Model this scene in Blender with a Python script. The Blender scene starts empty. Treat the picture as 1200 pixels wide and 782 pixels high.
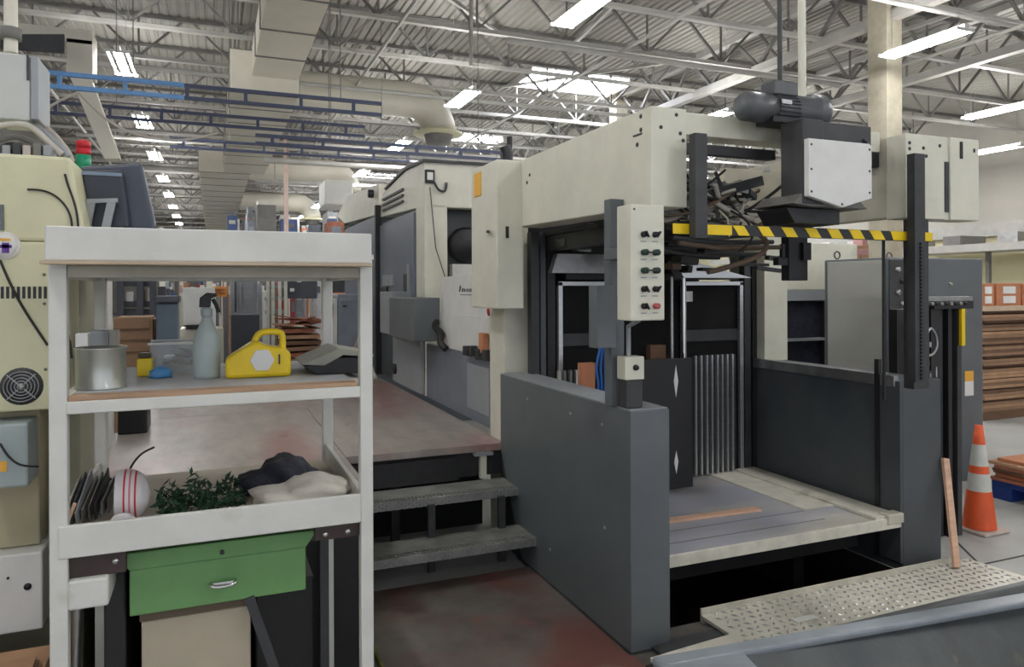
import bpy, bmesh, math, random
from mathutils import Vector, Matrix
R = math.radians
rnd = random.Random(7)

# ------------------------------------------------------------------ camera
F, U0, V0, H = 855.0, 600.0, 339.0, 1.62
YAW, ROLL = R(22.3), R(.25)
scn = bpy.context.scene
col = scn.collection
cd = bpy.data.cameras.new('camera'); cam = bpy.data.objects.new('camera', cd); col.objects.link(cam)
cam.location = (0, 0, H)
cam.matrix_world = (Matrix.Translation((0, 0, H)) @ Matrix.Rotation(-YAW, 4, 'Z') @ Matrix.Rotation(R(90), 4, 'X')
                    @ Matrix.Rotation(-ROLL, 4, 'Z'))
cd.sensor_width = 36; cd.lens = 36 * F / 1200; cd.shift_y = -(391 - V0) / 1200; cd.clip_end = 200; cd.clip_start = .05
scn.camera = cam

# ------------------------------------------------------------------ world and exposure
w = bpy.data.worlds.new('world'); scn.world = w; w.use_nodes = True
w.node_tree.nodes['Background'].inputs[0].default_value = (.86, .9, 1, 1)
w.node_tree.nodes['Background'].inputs[1].default_value = .55
scn.view_settings.view_transform = 'Standard'; scn.view_settings.look = 'None'
scn.view_settings.exposure = 1.0; scn.view_settings.gamma = 1
scn.view_settings.use_curve_mapping = False
LAMP = 48.0      # radiance of the fluorescent tubes

# ------------------------------------------------------------------ photo geometry helpers
S_, C_ = math.sin(YAW), math.cos(YAW)
def P(u, v, X=None, Y=None, Z=None):
    a, b = u - U0, v - V0
    a, b = a * math.cos(ROLL) - b * math.sin(ROLL), a * math.sin(ROLL) + b * math.cos(ROLL)
    r = (S_ + C_ * a / F, C_ - S_ * a / F, -b / F)
    t = X / r[0] if X is not None else Y / r[1] if Y is not None else (Z - H) / r[2]
    return Vector((r[0] * t, r[1] * t, r[2] * t + H))
def UX(u, Y, v=340): return P(u, v, Y=Y).x
def UY(u, X, v=340): return P(u, v, X=X).y

# ------------------------------------------------------------------ materials
def lin(c):
    return tuple(((x / 255) / 12.92 if x <= 10 else ((x / 255 + .055) / 1.055) ** 2.4) for x in c) + (1,)
MATS = {}
def mat(name, c, rough=.5, metal=0, var=.1, scale=6, bump=0, stain=None, emit=0, alpha=1, streak=(1, 1, 1), spec=.5, trans=0):
    if name in MATS: return MATS[name]
    m = bpy.data.materials.new(name); m.use_nodes = True; MATS[name] = m
    n, l = m.node_tree.nodes, m.node_tree.links
    b = n['Principled BSDF']; b.inputs['Roughness'].default_value = rough; b.inputs['Metallic'].default_value = metal
    b.inputs['Specular IOR Level'].default_value = spec
    if trans: b.inputs['Transmission Weight'].default_value = trans
    if alpha < 1: b.inputs['Alpha'].default_value = alpha
    base = lin(c)
    if emit:
        b.inputs['Base Color'].default_value = base
        b.inputs['Emission Color'].default_value = base; b.inputs['Emission Strength'].default_value = emit
        return m
    tc = n.new('ShaderNodeTexCoord'); mp = n.new('ShaderNodeMapping'); mp.inputs['Scale'].default_value = streak
    l.new(tc.outputs['Object'], mp.inputs[0])
    ns = n.new('ShaderNodeTexNoise'); ns.inputs['Scale'].default_value = scale; ns.inputs['Detail'].default_value = 6
    ns.inputs['Roughness'].default_value = .62
    l.new(mp.outputs[0], ns.inputs['Vector'])
    rp = n.new('ShaderNodeValToRGB')
    rp.color_ramp.elements[0].position = .3; rp.color_ramp.elements[1].position = .7
    rp.color_ramp.elements[0].color = tuple(x * (1 - var * 1.6) for x in base[:3]) + (1,)
    rp.color_ramp.elements[1].color = tuple(min(1, x * (1 + var)) for x in base[:3]) + (1,)
    l.new(ns.outputs['Fac'], rp.inputs[0]); out = rp.outputs[0]
    for k, st in enumerate(stain or []):
        n2 = n.new('ShaderNodeTexNoise'); n2.inputs['Scale'].default_value = st[1]; n2.inputs['Detail'].default_value = 5
        mp2 = n.new('ShaderNodeMapping'); mp2.inputs['Location'].default_value = (3.1 * k + 1.7, 5.3 * k, .7)
        mp2.inputs['Scale'].default_value = st[3] if len(st) > 3 else (1, 1, 1)
        l.new(tc.outputs['Object'], mp2.inputs[0]); l.new(mp2.outputs[0], n2.inputs['Vector'])
        r2 = n.new('ShaderNodeValToRGB'); r2.color_ramp.elements[0].position = st[2]; r2.color_ramp.elements[1].position = min(1, st[2] + .16)
        r2.color_ramp.elements[0].color = (0, 0, 0, 1); r2.color_ramp.elements[1].color = (.85, .85, .85, 1)
        l.new(n2.outputs['Fac'], r2.inputs[0])
        mx = n.new('ShaderNodeMix'); mx.data_type = 'RGBA'
        l.new(r2.outputs[0], mx.inputs[0]); l.new(out, mx.inputs[6]); mx.inputs[7].default_value = lin(st[0]); out = mx.outputs[2]
    l.new(out, b.inputs['Base Color'])
    if bump:
        n3 = n.new('ShaderNodeTexNoise'); n3.inputs['Scale'].default_value = scale * 9
        l.new(mp.outputs[0], n3.inputs['Vector'])
        bp = n.new('ShaderNodeBump'); bp.inputs['Strength'].default_value = bump; bp.inputs['Distance'].default_value = .01
        l.new(n3.outputs['Fac'], bp.inputs['Height']); l.new(bp.outputs[0], b.inputs['Normal'])
    return m

cream = mat('cream_paint', (219, 217, 200), .42, var=.05, stain=[((176, 170, 146), 2.2, .66)])
cream_d = mat('cream_paint_worn', (196, 191, 174), .5, var=.08, stain=[((150, 142, 118), 3, .62)])
cream_y = mat('yellowed_cream_paint', (206, 203, 168), .45, var=.05)
rackw = mat('rack_white_paint', (212, 212, 206), .45, var=.06, stain=[((172, 168, 152), 5, .66)])
white = mat('white_paint', (224, 224, 220), .45, var=.05)
greyp = mat('slate_grey_paint', (98, 103, 106), .42, var=.07, scale=3, stain=[((80, 84, 92), 2, .6)])
greyd = mat('dark_slate_paint', (74, 78, 82), .42, var=.1, scale=3, stain=[((58, 66, 74), 1.6, .55)])
greyl = mat('light_grey_paint', (150, 154, 158), .45, var=.05)
greyb = mat('blue_grey_paint', (118, 124, 134), .4, var=.07)
blk = mat('black_steel', (34, 34, 36), .5, var=.25, scale=10)
blk2 = mat('charcoal_steel', (58, 59, 61), .5, var=.2, scale=8)
blkp = mat('black_plastic', (28, 28, 31), .42, var=.1)
pitm = mat('shade_black_pit', (24, 24, 24), .8, var=.4, scale=2)  # black tone carries the shade of the pit and under the deck
steel = mat('bare_steel', (168, 168, 168), .32, .85, var=.15, scale=9)
steelr = mat('brushed_aluminium', (196, 198, 198), .3, .7, var=.08, streak=(1, 1, 14), scale=3)
galv = mat('checker_plate_steel', (214, 210, 196), .4, .1, var=.12, scale=8, stain=[((150, 142, 118), 5, .6)])
treadm = mat('worn_checker_steel', (158, 160, 154), .4, .2, var=.25, scale=7)
yel = mat('hazard_yellow', (244, 208, 22), .5, var=.06)
conc = mat('grey_concrete', (176, 176, 172), .55, var=.1, scale=2.2, bump=.1, stain=[((140, 138, 132), 1.3, .6), ((196, 194, 186), 4, .64)])
deckm = mat('deck_worn_paint', (168, 160, 153), .38, var=.2, scale=2.4, streak=(2.2, .7, 1), stain=[((150, 112, 106), 1.1, .44, (1.6, .7, 1)), ((190, 184, 178), 1.7, .6, (2, .6, 1)), ((112, 72, 66), 4, .67, (2, .8, 1))])
redfl = mat('red_stained_floor', (112, 106, 100), .4, var=.25, scale=3, stain=[((112, 66, 58), 1.6, .47, (1.2, .9, 1)), ((64, 52, 50), 2.6, .56), ((138, 124, 116), 3.4, .58), ((146, 84, 70), 5, .63)])
tablem = mat('lift_table_plate', (182, 178, 168), .45, var=.16, scale=3, streak=(.7, 2, 1), stain=[((156, 158, 172), 1.1, .42, (.6, 2, 1)), ((176, 168, 152), 3, .62, (.8, 2, 1))])
ply = mat('plywood_board', (172, 140, 112), .6, var=.15, scale=5, streak=(1, 8, 8))
pine = mat('pine_wood', (218, 178, 150), .6, var=.12, scale=5, streak=(1, 7, 7))
card = mat('brown_cardboard', (150, 118, 92), .8, var=.12, scale=4)
card_l = mat('light_cardboard', (178, 140, 108), .8, var=.12, scale=4)
card_d = mat('dark_cardboard', (112, 84, 64), .8, var=.15, scale=4)
card_o = mat('orange_cardboard', (192, 128, 92), .8, var=.1)
card_r = mat('reddish_board', (164, 102, 78), .75, var=.2, scale=6)
green = mat('green_enamel', (104, 150, 92), .4, var=.08, scale=5, stain=[((114, 156, 104), 4, .62)])
taup = mat('taupe_steel', (172, 162, 142), .55, var=.05)
chrome = mat('chrome', (215, 215, 215), .15, 1, var=.03)
rubber = mat('rubber_hose', (40, 38, 38), .6, var=.2)
hose_w = mat('pale_hose', (188, 182, 172), .5, var=.1)
hose_b = mat('brown_hose', (96, 78, 62), .55, var=.2)
blue = mat('blue_strap', (40, 98, 170), .5, var=.1)
bluep = mat('blue_pallet_plastic', (30, 62, 140), .5, var=.1)
bluer = mat('sky_blue_rail', (98, 150, 206), .4, var=.08)
navy = mat('navy_rail', (58, 66, 92), .45, var=.12)
duct = mat('painted_duct_sheet', (216, 211, 196), .5, var=.05, scale=1.5)
ceil = mat('painted_roof_deck', (146, 143, 135), .7, var=.08, scale=.8)
joistm = mat('painted_joist_steel', (176, 174, 168), .55, var=.08, scale=3)
joistd = mat('joist_grey_steel', (118, 116, 112), .6, var=.15, scale=3)
wallb = mat('grey_beige_wall', (176, 172, 162), .8, var=.05, scale=1)
wallc = mat('cream_block_wall', (214, 208, 172), .8, var=.05, scale=1)
orange = mat('cone_orange', (226, 92, 44), .5, var=.08, scale=9)
refl = mat('reflective_white', (206, 206, 198), .4, var=.08, scale=9)
yelj = mat('yellow_plastic', (238, 206, 34), .35, var=.05)
red = mat('red_plastic', (200, 34, 44), .35, var=.05)
grn = mat('green_lens', (30, 150, 110), .3, var=.05)
redl = mat('red_lens', (200, 30, 50), .3, var=.05)
lens = mat('lamp_tube', (255, 255, 255), emit=LAMP)
skyl = mat('skylight_glazing', (240, 244, 255), emit=14)
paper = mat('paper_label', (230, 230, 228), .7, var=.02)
orl = mat('amber_label', (236, 178, 70), .6, var=.05)
cloth_n = mat('dark_navy_cloth', (52, 54, 64), .9, var=.2, scale=10, bump=.3)
cloth_w = mat('off_white_cloth', (206, 202, 192), .9, var=.08, bump=.2)
cap_w = mat('white_cap_cloth', (216, 214, 216), .8, var=.06)
leaf = mat('artificial_leaf', (34, 70, 46), .6, var=.3, scale=20)
sprayb = mat('frosted_bottle', (176, 188, 188), .35, var=.05)
binp = mat('clear_plastic_bin', (206, 212, 216), .25, var=.05, alpha=.32)
tin = mat('tin_can_metal', (180, 182, 176), .3, .8, var=.12, scale=3, streak=(5, 5, .4))
monm = mat('monitor_plastic', (62, 68, 82), .4, var=.08)
gbox = mat('grey_blue_enclosure', (160, 172, 172), .45, var=.06)
purple = mat('purple_print', (92, 52, 140), .6)
tubm = mat('weathered_tub_plastic', (88, 92, 92), .42, var=.22, scale=4, bump=.15, stain=[((126, 122, 92), 7, .66), ((66, 72, 76), 2, .55)])
tubr = mat('tub_rim_plastic', (146, 153, 160), .4, var=.12, scale=5)
bag = mat('brown_paper_bag', (170, 140, 110), .8, var=.1)

# ------------------------------------------------------------------ mesh builder (world coordinates)
class MB:
    def __init__(s): s.v = []; s.f = []; s.sm = []
    def add(s, vs, fs, smooth=False):
        o = len(s.v); s.v += [tuple(x) for x in vs]; s.f += [tuple(i + o for i in f) for f in fs]; s.sm += [smooth] * len(fs); return s
    def box(s, x0, x1, y0, y1, z0, z1):
        vs = [(x, y, z) for z in (z0, z1) for y in (y0, y1) for x in (x0, x1)]
        return s.add(vs, [(0, 2, 3, 1), (4, 5, 7, 6), (0, 1, 5, 4), (2, 6, 7, 3), (0, 4, 6, 2), (1, 3, 7, 5)])
    def obox(s, c, sx, sy, sz, rz=0, rx=0, ry=0):
        M = Matrix.Translation(c) @ Matrix.Rotation(rz, 4, 'Z') @ Matrix.Rotation(ry, 4, 'Y') @ Matrix.Rotation(rx, 4, 'X')
        vs = [M @ Vector((x * sx / 2, y * sy / 2, z * sz / 2)) for z in (-1, 1) for y in (-1, 1) for x in (-1, 1)]
        return s.add(vs, [(0, 2, 3, 1), (4, 5, 7, 6), (0, 1, 5, 4), (2, 6, 7, 3), (0, 4, 6, 2), (1, 3, 7, 5)])
    def prism(s, poly, axis, a, b):
        # poly: 2D points in the plane normal to axis (x: (y,z); y: (x,z); z: (x,y))
        def q(p, t): return (t, p[0], p[1]) if axis == 'x' else (p[0], t, p[1]) if axis == 'y' else (p[0], p[1], t)
        n = len(poly); vs = [q(p, a) for p in poly] + [q(p, b) for p in poly]
        return s.add(vs, [tuple(range(n))[::-1], tuple(range(n, 2 * n))] + [(i, (i + 1) % n, n + (i + 1) % n, n + i) for i in range(n)])
    def bar(s, p, q, a, b=None):
        p, q = Vector(p), Vector(q); b = b or a; d = (q - p).normalized()
        up = Vector((0, 0, 1)) if abs(d.z) < .9 else Vector((0, 1, 0))
        x = d.cross(up).normalized(); y = x.cross(d)
        vs = [e + x * (i * a / 2) + y * (j * b / 2) for e in (p, q) for i, j in ((-1, -1), (1, -1), (1, 1), (-1, 1))]
        return s.add(vs, [(3, 2, 1, 0), (4, 5, 6, 7), (0, 1, 5, 4), (1, 2, 6, 5), (2, 3, 7, 6), (3, 0, 4, 7)])
    def tube(s, pts, r, n=8, cap=True):
        pts = [Vector(p) for p in pts]
        if 4 <= len(pts) <= 7 and not isinstance(r, (list, tuple)):
            q = [pts[0]] + pts + [pts[-1]]; o_ = []
            for i in range(1, len(q) - 2):
                for k in range(4):
                    t_ = k / 4; a_, b_, c_, d_ = q[i - 1:i + 3]
                    o_.append(.5 * (2 * b_ + (c_ - a_) * t_ + (2 * a_ - 5 * b_ + 4 * c_ - d_) * t_ * t_ + (3 * b_ - a_ - 3 * c_ + d_) * t_ ** 3))
            pts = o_ + [pts[-1]]
        rs = r if isinstance(r, (list, tuple)) else [r] * len(pts)
        vs = []; px = None
        for i, p in enumerate(pts):
            d = (pts[min(i + 1, len(pts) - 1)] - pts[max(i - 1, 0)]).normalized()
            if px is None:
                up = Vector((0, 0, 1)) if abs(d.z) < .9 else Vector((0, 1, 0)); px = d.cross(up).normalized()
            px = (px - d * px.dot(d)).normalized(); py = d.cross(px)
            vs += [p + (px * math.cos(2 * math.pi * k / n) + py * math.sin(2 * math.pi * k / n)) * rs[i] for k in range(n)]
        fs = [(i * n + k, i * n + (k + 1) % n, (i + 1) * n + (k + 1) % n, (i + 1) * n + k) for i in range(len(pts) - 1) for k in range(n)]
        s.add(vs, fs, True)
        if cap: s.add(vs[:n], [tuple(range(n))[::-1]]); s.add(vs[-n:], [tuple(range(n))])
        return s
    def lathe(s, c, prof, n=20, axis='z', smooth=True):
        vs = []
        for r, h in prof:
            for k in range(n):
                a = 2 * math.pi * k / n; x, y = r * math.cos(a), r * math.sin(a)
                vs.append((c[0] + x, c[1] + y, c[2] + h) if axis == 'z' else (c[0] + x, c[1] + h, c[2] + y) if axis == 'y' else (c[0] + h, c[1] + x, c[2] + y))
        return s.add(vs, [(i * n + k, i * n + (k + 1) % n, (i + 1) * n + (k + 1) % n, (i + 1) * n + k) for i in range(len(prof) - 1) for k in range(n)], smooth)
    def build(s, name, m, parent=None, bevel=0, label=None, kind=None):
        me = bpy.data.meshes.new(name)
        o3 = wloc(parent) if parent else Vector((0, 0, 0))
        me.from_pydata([tuple(Vector(v) - o3) for v in s.v], [], s.f)
        bm = bmesh.new(); bm.from_mesh(me); bmesh.ops.recalc_face_normals(bm, faces=bm.faces); bm.to_mesh(me); bm.free()
        me.polygons.foreach_set('use_smooth', s.sm); me.materials.append(m)
        o = bpy.data.objects.new(name, me); col.objects.link(o)
        if parent: o.parent = parent
        if bevel:
            bv = o.modifiers.new('bevel', 'BEVEL'); bv.width = bevel; bv.segments = 2; bv.limit_method = 'ANGLE'; bv.angle_limit = R(40)
        if label: o['label'] = label
        if kind: o['kind'] = kind
        return o
def wloc(o):
    v = Vector((0, 0, 0))
    while o: v += o.location; o = o.parent
    return v
def tag(o, label, cat, group=None, kind=None):
    if label: o['label'] = label
    if cat: o['category'] = cat
    if group: o['group'] = group
    if kind: o['kind'] = kind
    return o
def thing(name, label, cat, loc, group=None, kind=None):
    o = bpy.data.objects.new(name, None); col.objects.link(o); o.location = loc; o.empty_display_size = .1
    return tag(o, label, cat, group, kind)
def struct(name, mb, m, label=None, bevel=0):
    o = mb.build(name, m, None, bevel); o['kind'] = 'structure'; o['label'] = label or name.replace('_', ' '); o['category'] = name.split('_')[0]; return o
def solo(name, mb, m, label, cat, group=None, bevel=0):
    return tag(centre(mb.build(name, m, None, bevel)), label, cat, group)
def centre(o):
    me = o.data; xs = [v.co for v in me.vertices]
    c = Vector(((min(v.x for v in xs) + max(v.x for v in xs)) / 2, (min(v.y for v in xs) + max(v.y for v in xs)) / 2, min(v.z for v in xs)))
    me.transform(Matrix.Translation(-c)); o.location = c; return o
def copy_tree(o, parent=None):
    c = o.copy(); col.objects.link(c); c.parent = parent
    for ch in list(o.children): copy_tree(ch, c)
    return c
def B(*a): return MB().box(*a)
def pbox(Y0, Y1, u0, u1, v0, v1, uz=None):
    """box whose front face at depth plane Y0 covers the photo rectangle"""
    um = uz or (u0 + u1) / 2
    return UX(u0, Y0, (v0 + v1) / 2), UX(u1, Y0, (v0 + v1) / 2), Y0, Y1, P(um, v1, Y=Y0).z, P(um, v0, Y=Y0).z
def repeat(first, locs, parent):
    for p in locs:
        c = first.copy(); col.objects.link(c); c.parent = parent; c.location = p

# ================================================================== SETTING
PX0, PX1, PY0, PY1 = 1.93, 3.62, 2.92, 4.6        # pit under the lift table
fl = MB()
XA, XB, YA, YB = -14, 20, -10, 60
fl.add([(XA, YA, 0), (XB, YA, 0), (XB, PY0, 0), (XA, PY0, 0)], [(0, 1, 2, 3)])
fl.add([(XA, PY0, 0), (PX0, PY0, 0), (PX0, PY1, 0), (XA, PY1, 0)], [(0, 1, 2, 3)])
fl.add([(PX1, PY0, 0), (XB, PY0, 0), (XB, PY1, 0), (PX1, PY1, 0)], [(0, 1, 2, 3)])
fl.add([(XA, PY1, 0), (XB, PY1, 0), (XB, YB, 0), (XA, YB, 0)], [(0, 1, 2, 3)])
floor = struct('floor', fl, conc, 'grey concrete factory floor')
for a, b in (((4.13, 2.9), (4.03, 2.2)), ((4.13, 2.9), (9, 2.9)), ((4.13, 2.9), (4.5, 3.4))):
    MB().bar((a[0], a[1], .0015), (b[0], b[1], .0015), .012, .003).build('floor_joint', blk2, floor)
pit = MB()
pit.add([(PX0, PY0, -.9), (PX1, PY0, -.9), (PX1, PY1, -.9), (PX0, PY1, -.9), (PX0, PY0, 0), (PX1, PY0, 0), (PX1, PY1, 0), (PX0, PY1, 0)],
        [(0, 1, 2, 3), (0, 4, 5, 1), (1, 5, 6, 2), (2, 6, 7, 3), (3, 7, 4, 0)])
struct('trim_1', pit, pitm, 'black pit under the lift table')

ZD, ZB = 6.55, 5.75
dk = MB(); n = 0; x = XA; vs = []; prof = [(0, 0), (.08, 0), (.1, .03), (.13, .03), (.15, 0)]
while x < XB:
    for dx, dz in prof[:-1]: vs.append((x + dx, ZD + dz))
    x += .15
vs.append((XB, ZD))
dk.add([(a, YA, b) for a, b in vs] + [(a, YB, b) for a, b in vs], [(i, i + 1, len(vs) + i + 1, len(vs) + i) for i in range(len(vs) - 1)])
dk.box(XA, XB, YA, YB, ZD + .2, ZD + .25)
ceiling = struct('ceiling', dk, ceil, 'painted corrugated roof deck on open web joists')
# joists: children of the ceiling, chords and braces below them
def joist(Y, near):
    j = MB().box(XA, XB, Y - .05, Y + .05, ZB, ZB + .06).build('joist', joistm, ceiling)
    t = MB().box(XA, XB, Y - .05, Y + .05, ZD - .07, ZD - .005).build('top_chord', joistd, j)
    web = MB(); k = 0; X = XA + (.35 if int(Y) % 2 else 0)
    first = up = None
    while X < XB - 1.6:
        if near and -5 < X < 16:
            if first is None:
                first = MB().bar((X, Y, ZB + .05), (X + .72, Y, ZD - .05), .05, .035).build('brace', joistd, j); a0 = X
                up = MB().bar((X, Y, ZB + .05), (X - .72, Y, ZD - .05), .05, .035).build('brace', joistd, j)
                po = MB().box(X - .015, X + .015, Y - .015, Y + .015, ZB + .05, ZD - .06).build('brace', joistd, j)
            else: repeat(first, [(X - a0, 0, 0)], j); repeat(up, [(X - a0, 0, 0)], j); repeat(po, [(X - a0, 0, 0)], j)
        else:
            web.bar((X, Y, ZB + .05), (X + .72, Y, ZD - .05), .04); web.bar((X, Y, ZB + .05), (X - .72, Y, ZD - .05), .04)
            web.box(X - .012, X + .012, Y - .012, Y + .012, ZB + .05, ZD - .06)
        X += 1.6
    if web.v: web.build('web', joistd, j, kind='stuff')
Y = 5.9; k = 0
while Y < 58:
    joist(Y, 7 < Y < 18); Y += 1.72 if Y < 30 else 3.44; k += 1
# corrugated deck seams and girders along the building
def girder(X, Y0_, Y1_, z=ZB - .1, h=.12):
    g = MB().box(X - .09, X + .09, Y0_, Y1_, z, z + .14).build('girder', joistm, ceiling)
    MB().box(X - .08, X + .08, Y0_, Y1_, ZD - .13, ZD - .01).build('top_chord', joistm, g)
    y = Y0_ + .3; wb = MB()
    while y < Y1_ - 1.5:
        wb.bar((X, y, z + .12), (X, y + .7, ZD - .1), .06); wb.bar((X, y + .7, ZD - .1), (X, y + 1.4, z + .12), .06); y += 1.4
    wb.build('web', joistd, g, kind='stuff')
girder(9.5, -2, 58); girder(12.8, -2, 58); girder(-8.5, -2, 58)
# cross bracing between joists
for a, b in (((7.2, 5.9), (8.9, 9.3)), ((5.2, 7.6), (6.6, 12.8)), ((2.4, 9.3), (5.0, 12.8)), ((8.0, 11), (6.4, 16.2)), ((10.5, 7), (11.8, 12))):
    MB().bar((a[0], a[1], ZB + .03), (b[0], b[1], ZD - .1), .06).build('sway_brace', joistm, ceiling)
for zz, Yp, x0, x1, r_ in ((5.5, 7.2, -4, 14, .035), (5.45, 10.4, 4.2, 11, .05), (5.4, 13.8, -4, 14, .04), (5.35, 20, -3, 14, .05), (5.55, 26, -3, 16, .06), (5.5, 9.6, -5.5, .2, .045)):
    MB().tube([(x0, Yp, zz), (x1, Yp, zz)], r_, 8).build('sprinkler_pipe', joistm, ceiling)
for X_, y0, y1, zz in ((6.2, 4, 40, 5.5), (2.6, 5, 40, 5.6), (11, 4, 40, 5.45), (-2.8, 7, 40, 5.4)):
    MB().tube([(X_, y0, zz), (X_, y1, zz)], .03, 8).build('conduit', joistm, ceiling)
# skylights
for X0_, Y0_ in ((6.6, 14.9), (6.2, 22), (6.0, 31), (13.2, 18.2), (6.0, 42)):
    s = B(X0_, X0_ + 2.5, Y0_, Y0_ + 1.3, ZD - .03, ZD - .015).build('skylight', skyl, ceiling)
    B(X0_ - .06, X0_, Y0_ - .06, Y0_ + 1.36, ZD - .14, ZD - .005).build('skylight_curb', joistm, s)
    B(X0_ + 2.5, X0_ + 2.56, Y0_ - .06, Y0_ + 1.36, ZD - .14, ZD - .005).build('skylight_curb', joistm, s)

wr = struct('wall_right', B(XB, XB + .2, YA, YB, 3.1, ZD + .2), wallb, 'grey upper wall at the far right')
B(XB - .05, XB + .2, YA, YB, 0, 3.1).build('lower_wall', wallc, wr)
B(XB - .2, XB - .05, YA, YB, 3.02, 3.4).build('ledge_beam', joistm, wr)
struct('wall_back', B(XA, XB, YB, YB + .2, 0, ZD + .2), wallb, 'far end wall of the hall')
struct('wall_left', B(XA - .2, XA, YA, YB, 0, ZD + .2), wallb, 'left side wall of the hall')

def colm(X_, Y_, lab, w_=.17):
    t = thing('column', lab, 'column', (X_, Y_, 0), kind='structure')
    B(X_ - w_ + .03, X_ + w_, Y_ - .14, Y_ + .14, 0.02, ZD - .01).build('column_tube', mat('column_paint', (172, 165, 146), .6), t)
    B(X_ - w_ - .01, X_ - w_ + .03, Y_ - .17, Y_ + .17, 0.02, ZD - .01).build('flange', mat('column_paint', (172, 165, 146), .6), t)
    B(X_ - w_ - .05, X_ + w_ + .05, Y_ - .2, Y_ + .2, 0, .02).build('base_plate', cream_d, t)
colm(9.48, 8.1, 'cream steel column rising behind the gantry motor')
colm(9.5, 24, 'distant cream steel column hidden far behind the gantry')
colm(-4.6, 12, 'beige steel column behind the monitor at the left')
colm(9.5, 16, 'second cream steel column behind the gantry')

# ------------------------------------------------------------------ ceiling lamps
def lamp_proto(label):
    t = thing('ceiling_light', label, 'ceiling light', (0, 0, 4.9), 'fluorescent ceiling lights')
    B(-.035, .035, -.61, .61, 4.925, 4.98).build('housing', white, t, .005)
    for y in (-.6, .58): B(-.16, .16, y, y + .02, 4.89, 4.93).build('end_cap', white, t, .003)
    tb = MB().tube([(-.12, -.59, 4.905), (-.12, .59, 4.905)], .015, 6).build('tube', lens, t)
    repeat(tb, [(.08, 0, 0), (.16, 0, 0), (.24, 0, 0)], t)
    w1 = MB().tube([(0, -.5, 4.98), (0, -.5, ZD - .01)], .004, 4).build('hanger_wire', steel, t)
    repeat(w1, [(0, 1, 0)], t)
    return t
spots = []
for k in range(11): spots.append((-1.2 - .03 * k * 3.8 * .4, 11.9 + 3.9 * k, 'row on the left, %s' % ('nearest, above the blue rails', 'second', 'third', 'fourth', 'fifth', 'sixth', 'seventh', 'eighth', 'ninth', 'tenth', 'last')[k]))
for k in range(10): spots.append((4.05 - .05 * k, 7.6 + 4.35 * k, 'row above the press, %s' % ('nearest, cut by the top edge', 'second', 'third', 'fourth', 'fifth', 'sixth', 'seventh', 'eighth', 'ninth', 'tenth')[k]))
for k in range(8): spots.append((8.9, 7.0 + 4.6 * k, 'row over the gantry column, %s' % ('nearest, right of the column', 'second', 'third', 'fourth', 'fifth', 'sixth', 'seventh', 'eighth')[k]))
for k in range(5): spots.append((13.6, 4.6 + 4.6 * k, 'row beyond the right girder, %s' % ('nearest', 'second', 'third', 'fourth', 'fifth')[k]))
for k in range(3): spots.append((17.4, 11.8 + 4.6 * k, 'outermost row at the right wall, %s' % ('nearest', 'second', 'third')[k]))
lampA = None
for X_, Y_, lb in spots:
    if lampA is None: lampA = o = lamp_proto('')
    else: o = copy_tree(lampA)
    o.location = (X_, Y_, 4.9); o['label'] = 'fluorescent ceiling light in the ' + lb
for X_, Y_ in ((-1.2, 0.2), (-1.2, 4.2), (4.2, -.6), (4.1, 3.6), (8.9, 2.4), (-1.2, -4), (4.1, -5), (8.9, -2.2), (-6, 2), (-6, 8)):
    o = copy_tree(lampA); o.location = (X_, Y_, 4.9); o['label'] = 'fluorescent ceiling light above or behind the viewer, out of the picture'

# ------------------------------------------------------------------ ducts and rails
t = thing('air_duct', 'long square pale duct running down the hall at the upper left', 'air duct', (.8, 12, 5))
B(.62, 1.36, 2, 12.9, 5.2, 5.68).build('near_section', duct, t, .01)
B(.28, 1.38, 12.9, 22, 4.93, 5.62).build('middle_section', duct, t, .01)
B(-.35, 1.0, 22, 50, 4.93, 5.62).build('far_section', duct, t, .01)
sm = B(.605, 1.375, 0, .03, 5.185, 5.69); f1 = sm.build('seam_flange', joistd, t)
y = 3.0; repeat(f1, [Vector(f1.location) + Vector((0, y + 1.25 * i, 0)) for i in range(8)], t)
f1.location.y += 2.2
f2 = B(.265, 1.395, 0, .025, 4.918, 5.635).build('seam_flange', joistd, t)
repeat(f2, [Vector(f2.location) + Vector((0, 14.1 + 1.25 * i, 0)) for i in range(6)], t); f2.location.y += 12.93
f3 = B(-.365, 1.015, 0, .03, 4.918, 5.635).build('seam_flange', joistd, t)
repeat(f3, [Vector(f3.location) + Vector((0, 23.2 + 1.5 * i, 0)) for i in range(17)], t); f3.location.y += 22.02

def branch(Y_, x0, x1, z, r, lab, drop=.5):
    t = thing('branch_duct', lab, 'air duct', (x0, Y_, z))
    pts = [(x0, Y_, z), (x1 - .6, Y_, z)] + [(x1 - .6 + .6 * math.sin(a), Y_, z - .6 + .6 * math.cos(a)) for a in (R(20), R(40), R(60), R(80), R(90))] + [(x1, Y_, z - .6 - drop)]
    MB().tube(pts, r, 20).build('pipe', duct, t)
    MB().lathe((x1, Y_, z - .6 - drop), [(r, 0), (r + .14, -.05), (r + .14, -.1), (r * .8, -.1)], 20).build('flange', cream_y, t)
    MB().lathe((x1, Y_, z - .7 - drop), [(r * .85, 0), (r * .7, -.18), (.02, -.2)], 16).build('diffuser', joistd, t)
branch(14.6, 1.38, 4.35, 5.5, .36, 'fat round branch duct bending down with a yellowish flange', -.02)
branch(22.6, 1.0, 3.9, 5.2, .36, 'second round branch duct behind, beside the distant column post', 0)
branch(31, 1.0, 3.8, 5.2, .36, 'third and farthest round branch duct', 0)

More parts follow.
